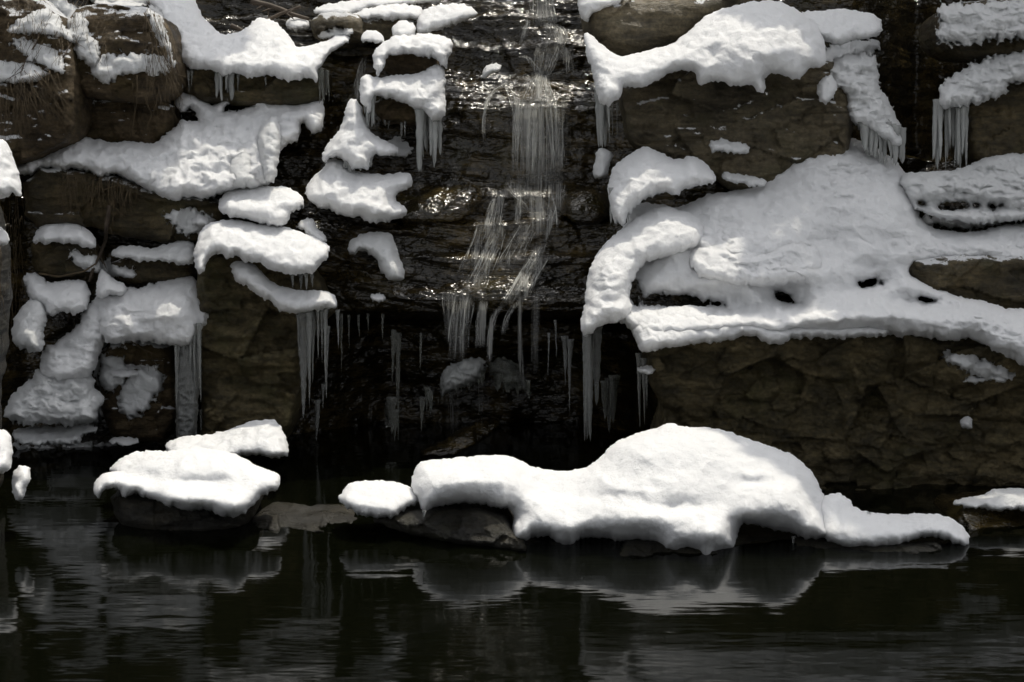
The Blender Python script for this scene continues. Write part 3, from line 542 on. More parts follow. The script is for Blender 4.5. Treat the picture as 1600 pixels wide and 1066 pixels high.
snow('overhanging snow shelf from which the milky ice column hangs', [(150,470),(172,452),(200,450),(225,448),(262,434),(298,428),(312,440),(318,470),(326,500),(312,522),(300,536),(275,540),(240,535),(205,532),(180,540),(160,530),(152,505)], (10.4, 10.85), name='snow_shelf', R=40, thick=.2, seed=41.2, rag=5, jit=(7, 22), rough=[(180,500,50,40,.08)], bumps=[(260,480,50,20,.12)])
snow('snow lump on the outer left rock above the fan', [(17,540),(20,500),(35,478),(52,462),(70,468),(74,495),(66,520),(70,545),(48,552),(35,545)], (10.35, 10.6), name='snow_lump', R=20, thick=.18, seed=41.8, rag=4, jit=(4, 14), m=M_crust)
snow('sagging snow between two notches below the long bough', [(36,426),(58,428),(76,442),(100,437),(130,436),(142,456),(140,480),(122,492),(95,486),(78,496),(60,478),(44,462)], (10.6, 10.85), name='snow_drift', R=22, thick=.17, seed=42.1, rag=4, jit=(4, 16), rough=[(90,460,60,30,.05)])
snow('small snow spur beside the bent brown bough', [(148,470),(152,432),(160,418),(178,436),(202,448),(196,462),(172,462)], (10.6, 10.8), name='snow_drift', R=14, thick=.12, seed=42.6, rag=3)
snow('low scattered snow at the waterline under the snow slide', [(14,672),(55,664),(100,668),(125,660),(150,664),(152,676),(125,682),(125,695),(80,697),(45,694),(25,690)], (10.2, 10.6), name='snow_patch', R=12, thick=.1, seed=41.4, rag=7, m=M_crust)
snow('small snow dab on the shore below the brown boulder', [(165,690),(185,680),(215,686),(218,694),(180,697)], (10.3, 10.5), name='snow_patch', R=8, thick=.06, seed=42.4, rag=3, m=M_crust)
snow('slim snow streak across the brown boulder', [(168,582),(190,576),(216,580),(212,588),(180,592)], (10.5, 10.55), name='snow_patch', R=7, thick=.05, seed=43.4, rag=2)
snow('snow bank bulging in from the left edge at mid height', [(-150,205),(0,214),(15,230),(25,260),(33,290),(32,312),(18,300),(8,310),(-150,340)], (8.8, 9.0), R=22, thick=.18, seed=44.4)
snow('small snow tip at the left edge below the snow bank', [(-150,340),(0,352),(18,372),(10,388),(-150,395)], (8.8, 8.9), R=14, thick=.1, seed=45.4)
snow('small snow triangle by the pillow and the seamed rock', [(298,345),(312,332),(328,345),(322,356),(305,352)], (10.75, 10.8), name='snow_patch', R=10, thick=.07, seed=46.4, rag=2, step=2)
# crusts lying directly on the rock
def crust(label, outline, **k):
    k.setdefault('R', 12); k.setdefault('thick', .06); k.setdefault('rag', 10); k.setdefault('jit', (8, 22)); k.setdefault('bil', (.02, .12))
    o = body('snow_crust', outline, 11.0, m=M_crust, drape=True, step=2.2, soft=3, **k); return tag(o, label, 'snow')
crust('patchy snow at the top left corner among dry stems', [(5,48),(20,35),(60,15),(90,-10),(115,5),(145,50),(130,75),(100,60),(60,52),(20,55)], seed=51.1, rag=6)
crust('snow patch on the earthy slope at the upper left edge', [(-150,88),(30,95),(60,100),(80,115),(60,128),(30,130),(-150,135)], seed=52.1, rag=4)
crust('crusted snow flecks across the face of the brown block', [(138,95),(160,85),(200,80),(260,85),(274,105),(255,120),(200,112),(170,130),(145,122)], seed=53.1, rag=12)
crust('thin snow band along the top of the brown block', [(130,-15),(240,-15),(245,10),(200,12),(140,8)], seed=54.1, rag=6)
crust('snow streak down the crack right of the brown block', [(225,0),(250,10),(262,60),(276,95),(272,112),(250,70),(235,40)], seed=55.1, rag=7)
crust('scraps of snow left of the brown block', [(110,60),(145,55),(160,80),(150,110),(120,90)], seed=56.1, rag=9)
crust('frosty crumbs under the ragged corner of the smooth cap', [(1290,68),(1340,62),(1378,60),(1372,84),(1310,92),(1286,100)], seed=57.1, rag=8)
crust('snow dust on the dark blocks between patch and strip', [(100,392),(150,398),(205,418),(210,436),(150,430),(110,412)], seed=60.1, rag=13)
crust('broken snow on the face of the brown boulder', [(150,548),(190,556),(205,590),(170,620),(150,600)], seed=61.1, rag=12)
crust('broken snow at the foot of the snow slide beside the boulder', [(60,640),(130,600),(165,640),(160,668),(90,670)], seed=62.1, rag=11)
crust('snow scraps low on the dark rock below the rippled ledge', [(1440,335),(1560,338),(1570,356),(1450,356)], seed=63.1, rag=12)
crust('snow flecks under the right end of the big snowbank', [(1470,545),(1540,560),(1600,590),(1560,596),(1480,572)], seed=64.1, rag=13)
crust('broken snow above the brown boulder at the foot of the ice column', [(180,610),(230,560),(262,585),(240,640),(190,660)], seed=71.1, rag=15)
crust('snow crumbs scattered along the left waterline', [(10,690),(60,700),(150,690),(230,700),(150,712),(40,712)], seed=72.1, rag=8)
crust('flecks of snow on the wall above the lone blob', [(1500,590),(1570,582),(1575,596),(1510,600)], seed=65.1, rag=11)
crust('frozen snow scraps between smooth cap and icy tongue', [(1280,100),(1330,80),(1380,90),(1350,140),(1300,170)], seed=66.1, rag=12)
crust('snow dust above the seamed rock left of the cushion', [(250,325),(330,330),(345,350),(300,372),(262,350)], seed=67.1, rag=14)
crust('snow crumbs on the rock between cone and crumbly blocks', [(600,210),(640,222),(650,245),(612,250)], seed=68.1, rag=9)
crust('snow scraps on the earthy slope between two upper left patches', [(0,60),(60,62),(110,90),(95,120),(40,90)], seed=69.1, rag=14)
crust('snow crumbs along the ledge right of the small top cushion', [(480,58),(530,40),(560,50),(520,66)], seed=70.1, rag=8)
c = snow('small snow tuft stuck on the wet rock beside the upper falls', [(750,118),(757,106),(770,98),(782,100),(783,110),(768,116),(756,124)], (11.55, 11.6), name='snow_clump', R=9, thick=.07, seed=58.1, rag=3, step=1.5, m=M_crust)

# ------------------------------------------------------------------ ice
def ice_column(V, Fc, px, p0, p1, Y, w, lean=0, pw=.8, s=0.0, blunt=.12):
    n = max(10, int((p1 - p0) / 4)); t = np.linspace(0, 1, n)
    pts = P(px + lean * t + 1.2 * perlin(t * 3 + s, s, 0.3), p0 + (p1 - p0) * t, Y - 0.0 * t)
    mpx = Y / F
    r = w * mpx * (1 + .25 * np.exp(-t * 14)) * (np.clip(1 - t, 0, 1) ** pw * (1 - blunt) + blunt * np.sqrt(np.clip(1 - t, 0, 1) + .002)) * (1 + .45 * perlin(t * 9 * (p1 - p0) / 80 + s, s * 3, 1.7) + .25 * perlin(t * 25 + s, 0.2, s))
    tube_geo(pts, r, 9, V, Fc)
ICL = 0
ORD = 'first second third fourth fifth sixth seventh eighth ninth tenth eleventh twelfth thirteenth'.split()
def icicles(label, group, lst, Y, m=None, name='icicle'):
    """each (column, top row, tip row, half width); labelled by order from the left"""
    global ICL
    for q, (px, a, b, w_) in enumerate(sorted(lst)):
        V, Fc = [], []; ICL += 1
        ice_column(V, Fc, px, a, b, Y + random.uniform(-.04, .04), w_, random.uniform(-2, 2), random.uniform(.6, 1.1), ICL * 3.7)
        V = np.array(V); o = mesh_obj(name, V, Fc, m or M_ice, origin=np.array([V[:, 0].mean(), V[:, 1].mean(), V[:, 2].max()]))
        tag(o, ORD[q] + ' from the left of the ' + label, 'icicle', group)
def curtain(label, x0, x1, top, bot, Y, w_, n, m=None, lean=0, name='ice_curtain', pw=.45, parent=None):
    V, Fc = [], []
    for i in range(int(n * 1.6)):
        u = random.random(); px = x0 + (x1 - x0) * u
        tp = np.interp(u, np.linspace(0, 1, len(top)), top); bt = np.interp(u, np.linspace(0, 1, len(bot)), bot)
        ice_column(V, Fc, px, tp - 4, bt - random.uniform(0, .6) ** 1.6 * (bt - tp), Y + random.uniform(-.07, .07), w_ * random.uniform(.35, 1.4), lean + random.uniform(-4, 4), pw * random.uniform(.7, 1.6), i * 5.3 + x0, .22)
    o = mesh_obj(name, V, Fc, m or M_milk, parent)
    return o if parent is not None else tag(o, label, 'ice')
o = body('ice_column', [(268,512),(290,508),(318,510),(312,560),(310,640),(306,692),(298,684),(292,694),(284,690),(276,692),(273,640),(276,580)], 10.42, m=M_ice, R=12, thick=.09, bil=(.03, .05), jit=(4, 22), rag=2, step=2, fr=5, seed=77.7, shake=.005); tag(o, 'thick milky ice column hanging from the left snow slide', 'ice')
curtain('broad ribbed ice curtain under the ragged snow at the right edge', 1459, 1516, [160,158,165], [265,272,270], 10.75, 5, 13)
curtain('grey ice fringe at the foot of the icy tongue by the chimney', 1345, 1410, [195,190,205], [235,258,262], 10.65, 5, 15, parent=tongue, name='ice_fringe')
curtain('frosted ice flow hanging right of the crumbly snow blocks', 652, 694, [178,165,150], [272,285,235], 11.1, 6, 9, parent=lowc, name='ice_fringe')
curtain('short ice fringe left of the crumbly lower block', 572, 584, [145,150], [200,207], 11.1, 4, 5, parent=lowc, name='ice_fringe')
curtain('clear ice columns below the left tip of the snowbank', 912, 940, [505,500,515], [690,700,640], 10.0, 6.5, 5, m=M_ice)
curtain('faint wide ice blade beside the clear columns', 942, 962, [600,590], [690,665], 10.4, 6, 4, m=M_glass)
curtain('frosty ice strand hanging along the right of the upper falls', 933, 950, [140,150], [236,232], 11.0, 5, 5)
curtain('icy fringe below the snow cone', 540, 580, [248,252,250], [272,268,262], 10.95, 4, 11, parent=cone, name='ice_fringe')
curtain('short ice fringe below the snow tuft by the middle cascade', 952, 982, [295,305,320], [350,352,350], 10.2, 3.5, 9, parent=tuft, name='ice_fringe')
curtain('ice strip frozen to the dripping ledge under the upper shelf', 340, 362, [115,118], [160,158], 11.4, 4, 6)
curtain('thin frozen drip at the right end of the upper shelf', 497, 512, [110,115], [165,160], 11.4, 3, 5, m=M_glass)
curtain('fine icy drips running down beside the milky column', 272, 316, [508,512,508], [640,690,630], 10.34, 3.2, 10, m=M_ice, pw=.8)
icicles('long icicles clustered under the hanging snow band', 'icicles under the hanging snow band', [(474,485,655,9),(483,487,640,5),(490,486,600,4),(508,482,600,4),(511,510,625,3.5),(497,486,560,3),(527,484,545,3),(466,488,560,2.5),(503,484,570,2.5)], 10.3)
icicles('small icicles between pillow and hanging band', 'small icicles under the snow pillow', [(456,425,452,3),(470,427,456,4),(478,427,455,3),(487,424,450,3.5)], 10.35)
icicles('two low icicles below the main left cluster', 'low icicles left of the pool', [(496,625,690,5),(505,600,640,3)], 10.9)
icicles('thin clear icicles in the hollow under the waterfall lip', 'thin icicles under the waterfall lip', [(615,515,600,4),(622,520,690,4.5),(612,620,680,8),(618,640,692,6),(533,490,585,2.5),(545,492,550,2),(560,492,530,2),(658,520,580,2.5),(660,620,675,4),(672,610,650,5),(668,605,645,4),(575,490,520,2),(598,490,535,2)], 10.75, m=M_glass)
icicles('icicles right of the falling water', 'icicles right of the falling water', [(882,525,600,5),(891,530,650,5),(858,520,590,2),(868,500,560,2)], 10.7, m=M_ice)
icicles('slender icicles in front of the right rock wall', 'icicles in front of the right rock wall', [(998,552,670,4.5),(1006,560,665,4),(1011,580,640,2.5)], 9.9)
icicles('tiny icicles below the rounded block beside the falls', 'tiny icicles below the rounded block', [(628,190,222,3),(633,190,215,2),(608,188,203,2),(601,188,198,1.5)], 11.25)
icicles('fine icicles under the upper left snow shelf', 'fine icicles under the upper left shelf', [(286,108,140,2),(294,110,145,2),(300,110,138,2),(415,120,150,1.8),(372,116,150,2)], 11.4)
icicles('fine icicles by the frosty strand right of the falls', 'fine icicles right of the upper falls', [(956,155,215,2),(964,160,215,1.8),(982,160,184,1.2),(950,170,225,2.5)], 11.0)
icicles('small icicles at the foot of the dark pillar', 'small icicles at the foot of the pillar', [(437,655,675,2),(449,650,668,2),(315,640,678,3.5)], 10.5)
icicles('small ice drips under the rims of smooth snow', 'small ice drips on the rim of the snow mound', [(1240,838,862,3),(663,798,812,3),(1198,145,150,2)], 7.95)
# frozen lumps under the lip, in the spray
def lump(label, outline, Y, **k):
    o = body('ice_lump', outline, Y, m=M_glass if k.pop('clear', 0) else M_milk, R=20, thick=.12, bil=(.05, .12), rag=9, step=2, **k); return tag(o, label, 'ice')
lump('grey frozen lump hanging in the spray under the waterfall lip', [(686,600),(692,575),(715,565),(745,556),(760,565),(755,590),(735,602),(715,608),(700,612),(688,622)], 10.85, seed=71)
lump('drooping clear ice lump right of the grey one', [(760,565),(790,555),(815,575),(832,600),(828,625),(818,610),(805,600),(795,618),(785,600),(765,590)], 10.9, seed=72, clear=1)
curtain('ragged drips under the grey frozen lump', 690, 760, [600,594,576], [620,614,604], 10.84, 3.5, 22, m=M_glass)
curtain('clear drips under the drooping ice lump', 768, 832, [585,590,600], [612,618,630], 10.85, 5, 9, m=M_glass)
lump('small ice knob low in the dark hollow at left', [(598,630),(612,622),(622,640),(618,672),(602,668)], 11.1, seed=73, clear=1)
# ------------------------------------------------------------------ falling water: fine strands that follow the rock down
def zmin_path(path, off=0.02, n=90, pull=0.0):
    """follow a drawn course down the rock; water leaves a lip and never moves back under it"""
    path = np.array(path, float); seg = np.r_[0, np.cumsum(np.linalg.norm(np.diff(path, axis=0), axis=1))]
    n = max(12, int(seg[-1] / 3)); s = np.linspace(0, seg[-1], n)
    px = np.interp(s, seg, path[:, 0]); py = np.interp(s, seg, path[:, 1])
    Ys = []; last = 99
    for a, b in zip(px, py):
        h = hit(a, b) or last
        Ys.append(h - off); last = h
    Ys = np.array(Ys)
    Ys = np.minimum.accumulate(Ys)                     # going down, only ever nearer
    k = 3; Ysm = np.convolve(np.pad(Ys, k, mode='edge'), np.ones(2 * k + 1) / (2 * k + 1), 'valid')
    return px, py, np.minimum(Ys, Ysm)
def strip(PX, PY, t, s_, u, s0, dens, out, lift=.02):
    nl, nw = PX.shape; k = np.ones(7) / 7; sm = lambda a: np.convolve(np.pad(a, 3, mode='reflect', reflect_type='odd'), k, 'valid')
    YY = np.zeros(PX.shape)
    for j in range(nw):
        last = None; col = []
        for i in range(nl):
            h = hit(PX[i, j], PY[i, j]); last = h if h else last; col.append(last if last else 11.5)
        c = np.minimum.accumulate(np.array(col)); YY[:, j] = np.minimum(c, sm(c)) - lift - .01 * h1(j + int(s0))
    base = sum(len(v) for v in out[0]); idx = base + np.arange(nl * nw).reshape(nl, nw)
    out[0].append(P(PX, PY, YY).reshape(-1, 3))
    out[1].append(np.stack([idx[:-1, :-1], idx[:-1, 1:], idx[1:, 1:], idx[1:, :-1]], -1).reshape(-1, 4))
    out[2].append(np.stack([(PX / 222 + s0), np.broadcast_to((s_ / 222)[:, None] + s0, PX.shape)], -1).reshape(-1, 2))
    out[3].append(((1 - np.abs(u) ** 2)[None, :] * np.clip(t / .12, 0, 1)[:, None] * np.clip((1 - t) / .18, 0, 1)[:, None] * dens).ravel())
def stream(parent, path, width, count, rad=None, dens=1.0, name='water_veil'):
    """veil and fine strands of water laid over the rock along a centre line (px,py), half width in pixels from top to bottom"""
    out = ([], [], [], [])
    p = np.array(path, float); seg = np.r_[0, np.cumsum(np.linalg.norm(np.diff(p, axis=0), axis=1))]
    nl = max(8, int(seg[-1] / 2.5)); s_ = np.linspace(0, seg[-1], nl); t = s_ / seg[-1]; k = np.ones(7) / 7
    cx = np.interp(s_, seg, p[:, 0]); cy = np.interp(s_, seg, p[:, 1])
    cx = np.convolve(np.pad(cx, 3, mode='reflect', reflect_type='odd'), k, 'valid')
    hw = (width[0] + (width[1] - width[0]) * t) * 1.1; s0 = random.uniform(0, 99)
    if True:
        nw = max(6, int(max(width) * 2 / 2.2)); u = np.linspace(-1, 1, nw)
        PX = cx[:, None] + hw[:, None] * u + 3 * perlin(u * 2 + s0, t[:, None] * 3, .2); PY = cy[:, None] + 7 * perlin(u * 3 + s0, .4, .7) + 0 * u
        strip(PX, PY, t, s_, u, s0, dens * .88, out)
    for q in range(max(3, int(count * 1.3))):
        c = random.uniform(-1, 1); s0 = random.uniform(0, 99); w_ = random.uniform(.7, 1.6); u = np.linspace(-1, 1, 4)
        a = random.uniform(0, .25); b = random.uniform(.7, 1.0); i0, i1 = int(a * (nl - 1)), max(int(a * (nl - 1)) + 6, int(b * nl)); sl_ = slice(i0, min(i1, nl))
        tt = np.linspace(0, 1, len(cx[sl_])); 
        if len(tt) < 5: continue
        PX = (cx[sl_] + hw[sl_] * c + 6 * perlin(t[sl_] * 2.2 + s0, .3, .2))[:, None] + u * w_; PY = cy[sl_][:, None] + 0 * u
        strip(PX, PY, tt, s_[sl_], u, s0, dens * random.uniform(.3, 1.5), out, .035)
    V, Qd, uv, fade = (np.concatenate(a) for a in out)
    o = mesh_obj(name, V, None, M_fall, parent, quads=Qd); me = o.data
    vi = np.zeros(len(me.loops), np.int32); me.loops.foreach_get('vertex_index', vi)
    ul = me.uv_layers.new(name='flow'); ul.data.foreach_set('uv', uv[vi].astype(np.float32).ravel())
    at = me.attributes.new('veil_weight', 'FLOAT', 'POINT'); at.data.foreach_set('value', fade.astype(np.float32))
    return o
wf = empty('waterfall', (0.1, 10.6, 0)); tag(wf, 'thin silky waterfall dropping in veils down the dark rock steps to the pool', 'waterfall')
stream(wf, [(846,-20),(848,20),(852,40)], (16,20), 14)
stream(wf, [(855,36),(868,45),(872,60),(862,75)], (16,18), 14)
stream(wf, [(826,30),(820,50),(815,64)], (3,5), 4)
stream(wf, [(878,45),(880,70)], (12,12), 6)
stream(wf, [(860,70),(855,90),(850,112),(845,125)], (22,10), 22)
stream(wf, [(812,88),(825,90),(836,103),(843,118)], (3,6), 9)
stream(wf, [(880,72),(890,95),(890,118)], (8,6), 6)
stream(wf, [(845,112),(838,135),(835,160)], (10,34), 26)
stream(wf, [(842,118),(850,145),(862,170)], (8,14), 10)
stream(wf, [(800,125),(775,140),(762,155),(757,180),(756,225)], (4,2), 6)
stream(wf, [(815,150),(810,170),(806,215),(804,278)], (5,5), 9)
stream(wf, [(838,155),(838,200),(836,285)], (10,14), 20)
stream(wf, [(862,155),(868,200),(872,285)], (10,10), 12)
stream(wf, [(850,150),(852,200),(854,290)], (24,24), 10)
stream(wf, [(825,160),(824,200),(822,285)], (14,16), 7)
stream(wf, [(838,268),(834,290),(826,312)], (34,46), 8, dens=.7)
stream(wf, [(784,300),(776,315),(770,345),(765,375)], (10,14), 16)
stream(wf, [(812,300),(810,330),(808,352)], (5,5), 7)
stream(wf, [(845,302),(850,330),(852,372)], (16,20), 10)
stream(wf, [(870,320),(862,345),(852,378)], (10,3), 6)
stream(wf, [(785,350),(770,385),(752,425),(735,460)], (10,18), 20)
stream(wf, [(782,385),(765,410),(758,440)], (3,4), 5)
stream(wf, [(850,375),(838,400),(822,425),(808,450),(790,480)], (8,10), 18)
stream(wf, [(845,400),(825,440),(812,470)], (14,10), 8)
stream(wf, [(728,455),(722,485),(718,520),(715,565)], (16,14), 16)
stream(wf, [(785,478),(772,492),(766,520),(764,570)], (6,4), 10)
stream(wf, [(808,470),(798,485),(790,500),(786,525)], (5,4), 7)
stream(wf, [(812,455),(812,500),(814,560),(816,600)], (3,4), 5)
stream(wf, [(755,470),(752,500),(750,545)], (8,8), 5)
stream(wf, [(712,560),(710,610),(708,680)], (6,7), 5, dens=.6)
stream(wf, [(752,560),(752,620),(750,670)], (6,6), 3, dens=.6)
stream(wf, [(900,102),(880,112),(850,120),(835,132)], (6,10), 6, dens=.7)
stream(wf, [(790,128),(800,145),(806,170),(808,240)], (6,5), 8, dens=.8)
stream(wf, [(890,130),(885,150),(882,200),(880,270)], (8,6), 7, dens=.5)
stream(wf, [(800,282),(815,300),(835,320),(850,345)], (20,22), 9, dens=.8)
stream(wf, [(870,282),(872,300),(868,330)], (14,12), 7, dens=.7)
stream(wf, [(830,345),(815,372),(800,400),(785,425)], (16,20), 12, dens=.7)
stream(wf, [(760,340),(752,370),(740,400),(728,430)], (10,14), 10, dens=.7)
stream(wf, [(700,452),(702,480),(705,530)], (8,8), 7, dens=.6)
stream(wf, [(835,440),(838,470),(836,520),(834,580)], (6,6), 5, dens=.5)
wt = empty('side_trickle', (-1.1, 11.6, 2.2)); tag(wt, 'faint side trickle down the gully left of the crumbly snow blocks', 'waterfall')
stream(wt, [(572,85),(566,100),(560,130),(556,160)], (5,7), 12)
# ------------------------------------------------------------------ dry stems, roots and branches
def vine(label, path, r=(.006, .003), off=.06, twigs=0, m=None, name='vine', cat='vine', Y=None, wob=3, parent=None):
    p = np.array(path, float); seg = np.r_[0, np.cumsum(np.linalg.norm(np.diff(p, axis=0), axis=1))]; n = max(8, int(seg[-1] / 5))
    s = np.linspace(0, seg[-1], n); t = s / seg[-1]; s0 = random.uniform(0, 99)
    px = np.interp(s, seg, p[:, 0]) + wob * perlin(s / 25 + s0, .3, .1); py = np.interp(s, seg, p[:, 1]) + wob * .6 * perlin(s / 25 + s0, 7.3, .1)
    yy = np.array([(hit(a, b) or 11.3) if Y is None else Y for a, b in zip(px, py)]); k = np.ones(9) / 9
    yy = np.minimum(np.convolve(np.pad(yy, 4, mode='edge'), k, 'valid'), yy + .05) - off
    V, Fc = [], []; tube_geo(P(px, py, yy), r[0] + (r[1] - r[0]) * t, 5, V, Fc)
    for _ in range(twigs):
        i = random.randrange(n // 6, n - 2); a = random.uniform(-1.3, 1.3) + math.pi / 2; L = random.uniform(12, 34); tt = np.linspace(0, 1, 6)
        tx = px[i] + math.cos(a) * L * tt + 3 * perlin(tt * 2 + i, .2, s0); ty = py[i] + math.sin(a) * L * tt
        tube_geo(P(tx, ty, yy[i] - .08 * tt), np.linspace(r[1] * .9, .0012, 6), 4, V, Fc)
    o = mesh_obj(name, V, Fc, m or M_stem, parent)
    return o if parent is not None else tag(o, label, cat)
vine('long pale stem hanging across the brown block onto the snow slope', [(215,118),(214,160),(206,205),(198,240),(188,270)], twigs=2)
vine('second pale stem leaning left from the brown block', [(250,138),(240,175),(224,210),(214,230)], twigs=1)
vine('thin dark stem beside the first hanging stem', [(208,130),(210,175),(200,222)], (.004, .002))
vine('bundle stem hanging down the seamed rock below the slope', [(196,250),(185,285),(172,330),(166,372)], (.010, .006), twigs=5)
vine('thin root trailing down the seamed rock', [(190,262),(180,310),(176,352)], (.006, .003), twigs=3)
vine('bent brown bough between two small snow patches', [(170,322),(166,370),(158,395),(148,412),(140,440)], (.018, .012), m=M_bark, name='branch', cat='branch', twigs=2, off=.1)
vine('long thin bough lying across the dark rock at mid left', [(60,428),(95,432),(130,425),(150,412)], (.009, .006), name='branch', cat='branch', off=.1)
vine('dark twig standing out of the snow patch at the top left', [(62,40),(57,70),(40,92),(30,122)], (.007, .003), twigs=5, name='twig', cat='twig', m=M_bark)
vine('dark twig arching over the crust at the top left', [(98,90),(112,65),(120,40),(110,15)], (.005, .002), twigs=4, name='twig', cat='twig', m=M_bark)
vine('flat thin twig lying on the crumbly snow slope', [(155,243),(195,240),(236,236)], (.006, .003), name='twig', cat='twig', off=.03)
vine('curved twig sticking up from the snow slide', [(106,502),(112,470),(122,450),(136,432)], (.006, .003), name='twig', cat='twig', twigs=3, m=M_bark, off=.12)
vine('long dark stem curving down through the snow slide', [(135,440),(112,520),(95,565),(84,610),(76,650)], (.006, .004), name='twig', cat='twig', twigs=3, m=M_bark, off=.1)
vine('thin twig on the left arm of the snow slide', [(50,422),(62,450),(82,472)], (.005, .003), name='twig', cat='twig', twigs=1, m=M_bark, off=.1)
vine('reddish twig beside the top of the brown boulder', [(205,532),(228,548),(246,556)], (.006, .003), name='twig', cat='twig', twigs=3, off=.1)
vine('fine dark twig on the upper left snow shelf', [(292,28),(305,52),(322,66)], (.004, .002), name='twig', cat='twig', twigs=2, m=M_bark, off=.12)
for lab, pts in [('leftmost arching stem right of the brown block', [(232,-5),(246,40),(258,80),(262,125)]), ('middle arching stem right of the brown block', [(240,-5),(256,50),(268,95),(272,150)]),
                 ('rightmost arching stem right of the brown block', [(225,20),(248,70),(268,110),(280,145)]), ('stem hanging over the right edge of the hollowed rock', [(276,100),(280,150),(272,205)])]:
    vine(lab, pts, (.005, .003), twigs=2)
vine('upper snowy dark branch at the top edge above the left shelf', [(392,2),(425,10),(455,22),(482,30)], (.028, .016), name='branch', cat='branch', m=M_bark, Y=12.2, off=0, twigs=4)
vine('lower dark branch curving above the upper left shelf', [(360,40),(385,52),(410,36),(440,22),(470,10)], (.022, .012), name='branch', cat='branch', m=M_bark, Y=12.1, off=0, twigs=3)
def tuft(label, x0, x1, y0, y1, n, dx, L, r=.0019):
    V, Fc = [], []
    for _ in range(n):
        a, b = random.uniform(x0, x1), random.uniform(y0, y1); l = random.uniform(.5, 1) * L; h = (hit(a, b) or 11) - .04; t = np.linspace(0, 1, 8)
        px = a + dx * t * random.uniform(-.6, 1.5) + 14 * t * perlin(t * 2 + a, b, .1) + random.uniform(-7, 7) * t ** 2; py = b + l * t ** 1.2
        yy = np.array([min((hit(q, w_) or h), h) for q, w_ in zip(px, py)]) - .05 - .05 * np.sin(t * 3)
        tube_geo(P(px, py, yy), np.linspace(r, r * .4, 8), 4, V, Fc)
    tag(mesh_obj('dry_grass', V, Fc, M_stem), label, 'grass', kind='stuff')
tuft('dry brown grass hanging over the earthy slope at the upper left', 20, 95, 105, 160, 110, 26, 62)
tuft('dry grass hanging down the upper left edge', -20, 40, 130, 190, 60, 4, 60)
tuft('dry grass and roots on the earthy bank at the left edge', -20, 34, 300, 480, 110, 2, 70)
tuft('scrappy dead grass along the foot of the long snow slope', 90, 215, 255, 300, 130, -8, 62)
tuft('fine dead stems around the crack right of the brown block', 225, 285, 0, 150, 130, 12, 60)
tuft('sparse dead stems at the top left corner', 10, 170, -10, 80, 110, -12, 46)

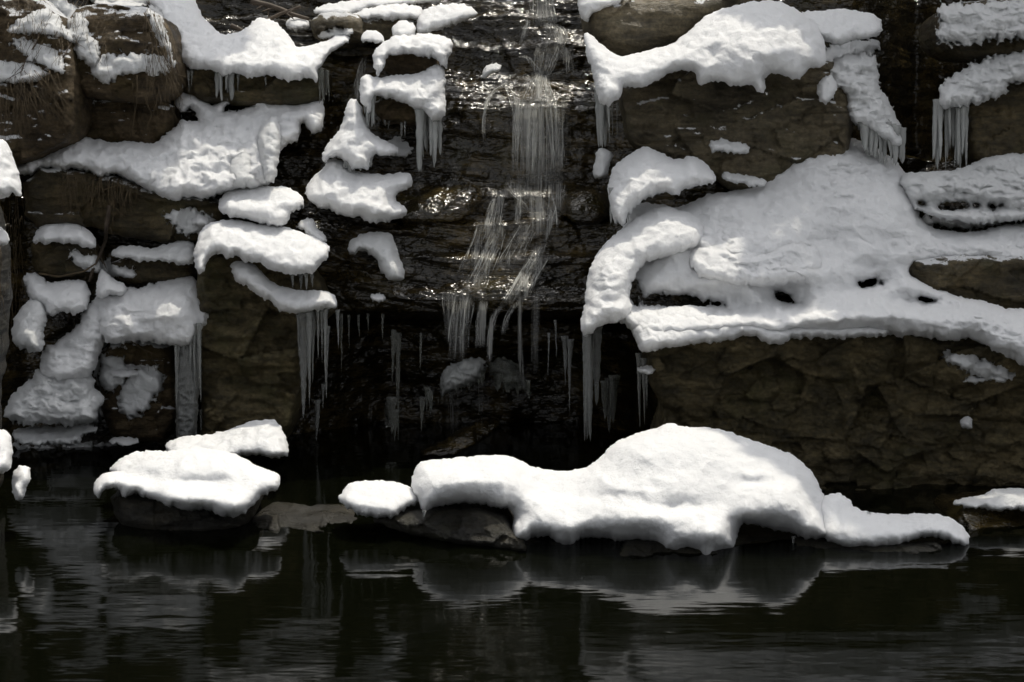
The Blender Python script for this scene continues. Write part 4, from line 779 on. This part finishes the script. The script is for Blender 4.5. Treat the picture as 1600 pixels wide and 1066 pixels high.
# ------------------------------------------------------------------ the wood above the cliff: its trees shade the right bank and the left slide
def tree(label, base, top, crown, seed, n=2600):
    """crown: list of (centre, radius) clumps; leaf sprays scattered through them"""
    rs = np.random.RandomState(seed); base = np.array(base, float); top = np.array(top, float)
    root = empty('evergreen_tree', base); tag(root, label, 'tree', 'trees above the cliff')
    t = np.linspace(0, 1, 14); pts = base + (top - base) * t[:, None]; pts[:, 0] += .08 * perlin(t * 3 + seed, .1, .2)
    V, Fc = [], []; tube_geo(pts, .17 * (1 - t) + .02, 9, V, Fc); mesh_obj('trunk', V, Fc, M_bark, root, origin=base)
    V, Fc = [], []
    for c, r in crown:
        c = np.array(c, float); k = min(.9, max(.05, (c[2] - base[2]) / (top[2] - base[2]) - .1)); a = base + (top - base) * k
        tt = np.linspace(0, 1, 7)[:, None]; tube_geo(a + (c - a) * tt + np.array([0, 0, .15]) * np.sin(tt * 3), np.linspace(.05, .015, 7), 6, V, Fc)
    mesh_obj('limbs', V, Fc, M_bark, root, origin=base)
    cs = np.array([c for c, r in crown]); rr = np.array([r for c, r in crown]); w_ = rr ** 2 / (rr ** 2).sum()
    ci = rs.choice(len(crown), n, p=w_); d = rs.normal(size=(n, 3)); d /= np.linalg.norm(d, axis=1)[:, None]
    pos = cs[ci] + d * (rr[ci] * rs.uniform(.15, 1, n) ** .5)[:, None] * np.array([1, 1, .6])
    a = rs.normal(size=(n, 3)); a[:, 2] *= .4; a /= np.linalg.norm(a, axis=1)[:, None]; b = np.cross(a, rs.normal(size=(n, 3))); b /= np.linalg.norm(b, axis=1)[:, None]
    L = rs.uniform(.07, .16, n)[:, None]; W_ = L * .38
    V = np.stack([pos - a * L, pos - b * W_, pos + a * L, pos + b * W_], 1).reshape(-1, 3); q = np.arange(n * 4).reshape(n, 4)
    mesh_obj('crown', V, None, M_leaf, root, origin=base, quads=q, smooth=False)
def above(px, py, Y, z):
    """point at height z between the sun and the spot seen at px,py"""
    T = P(px, py, Y); return T + SDIR * (z - T[2]) / SDIR[2]

def shade_tree(label, base, spots, seed, n):
    cr = [(above(px, py, Y, z), r) for px, py, Y, z, r in spots]
    top = np.mean([c for c, r in cr], 0); top[2] = max(c[2] for c, r in cr) + .4
    tree(label, base, top, cr, seed, n)
shade_tree('tallest dark evergreen on the cliff top at the right', (4.6, 12.9, 4.2), [(1420,300,10.4,7.6,.75),(1540,330,10.2,8.0,.8),(1380,280,10.6,8.2,.55),(1480,450,9.9,7.2,.8),(1390,400,10,7.8,.55),(1580,520,9.6,7.6,.8),(1330,470,9.6,7.2,.4),(1420,520,9.5,8.2,.6),(1360,330,10.3,7.6,.3)], 1, 5200)
shade_tree('bushy evergreen leaning out over the right side of the falls', (3.4, 12.6, 4.4), [(1290,240,10.7,8.4,.3),(1230,170,10.9,7.4,.3),(1300,130,10.9,8.2,.6),(1190,60,10.9,8.0,.3),(1400,100,11.2,7.6,.7),(1200,500,9.5,8.0,.22)], 2, 2600)
shade_tree('far right evergreen above the ice curtain', (6.4, 13.0, 4.4), [(1520,60,11,7.6,.8),(1600,200,10.7,8.0,.9),(1840,420,10,7.0,.9),(1840,100,11,8.6,.9)], 3, 3200)
shade_tree('evergreen over the right edge of the pool', (3.9, 11.4, 4.6), [(1215,705,8.6,7.2,.30),(1275,755,8.3,7.6,.28),(1400,830,8.2,7.2,.5),(1150,680,8.7,7.8,.16),(1360,650,9.7,7.6,.6),(1520,700,9.7,7.0,.7),(1480,840,8.1,7.8,.45)], 4, 3600)
shade_tree('thin evergreen on the cliff top shading the left snow slide', (-1.4, 14.2, 4.8), [(110,490,10.8,7.8,.42),(210,490,10.8,8.2,.34),(70,610,10.6,7.6,.5),(150,610,10.6,8.0,.4)], 5, 1800)
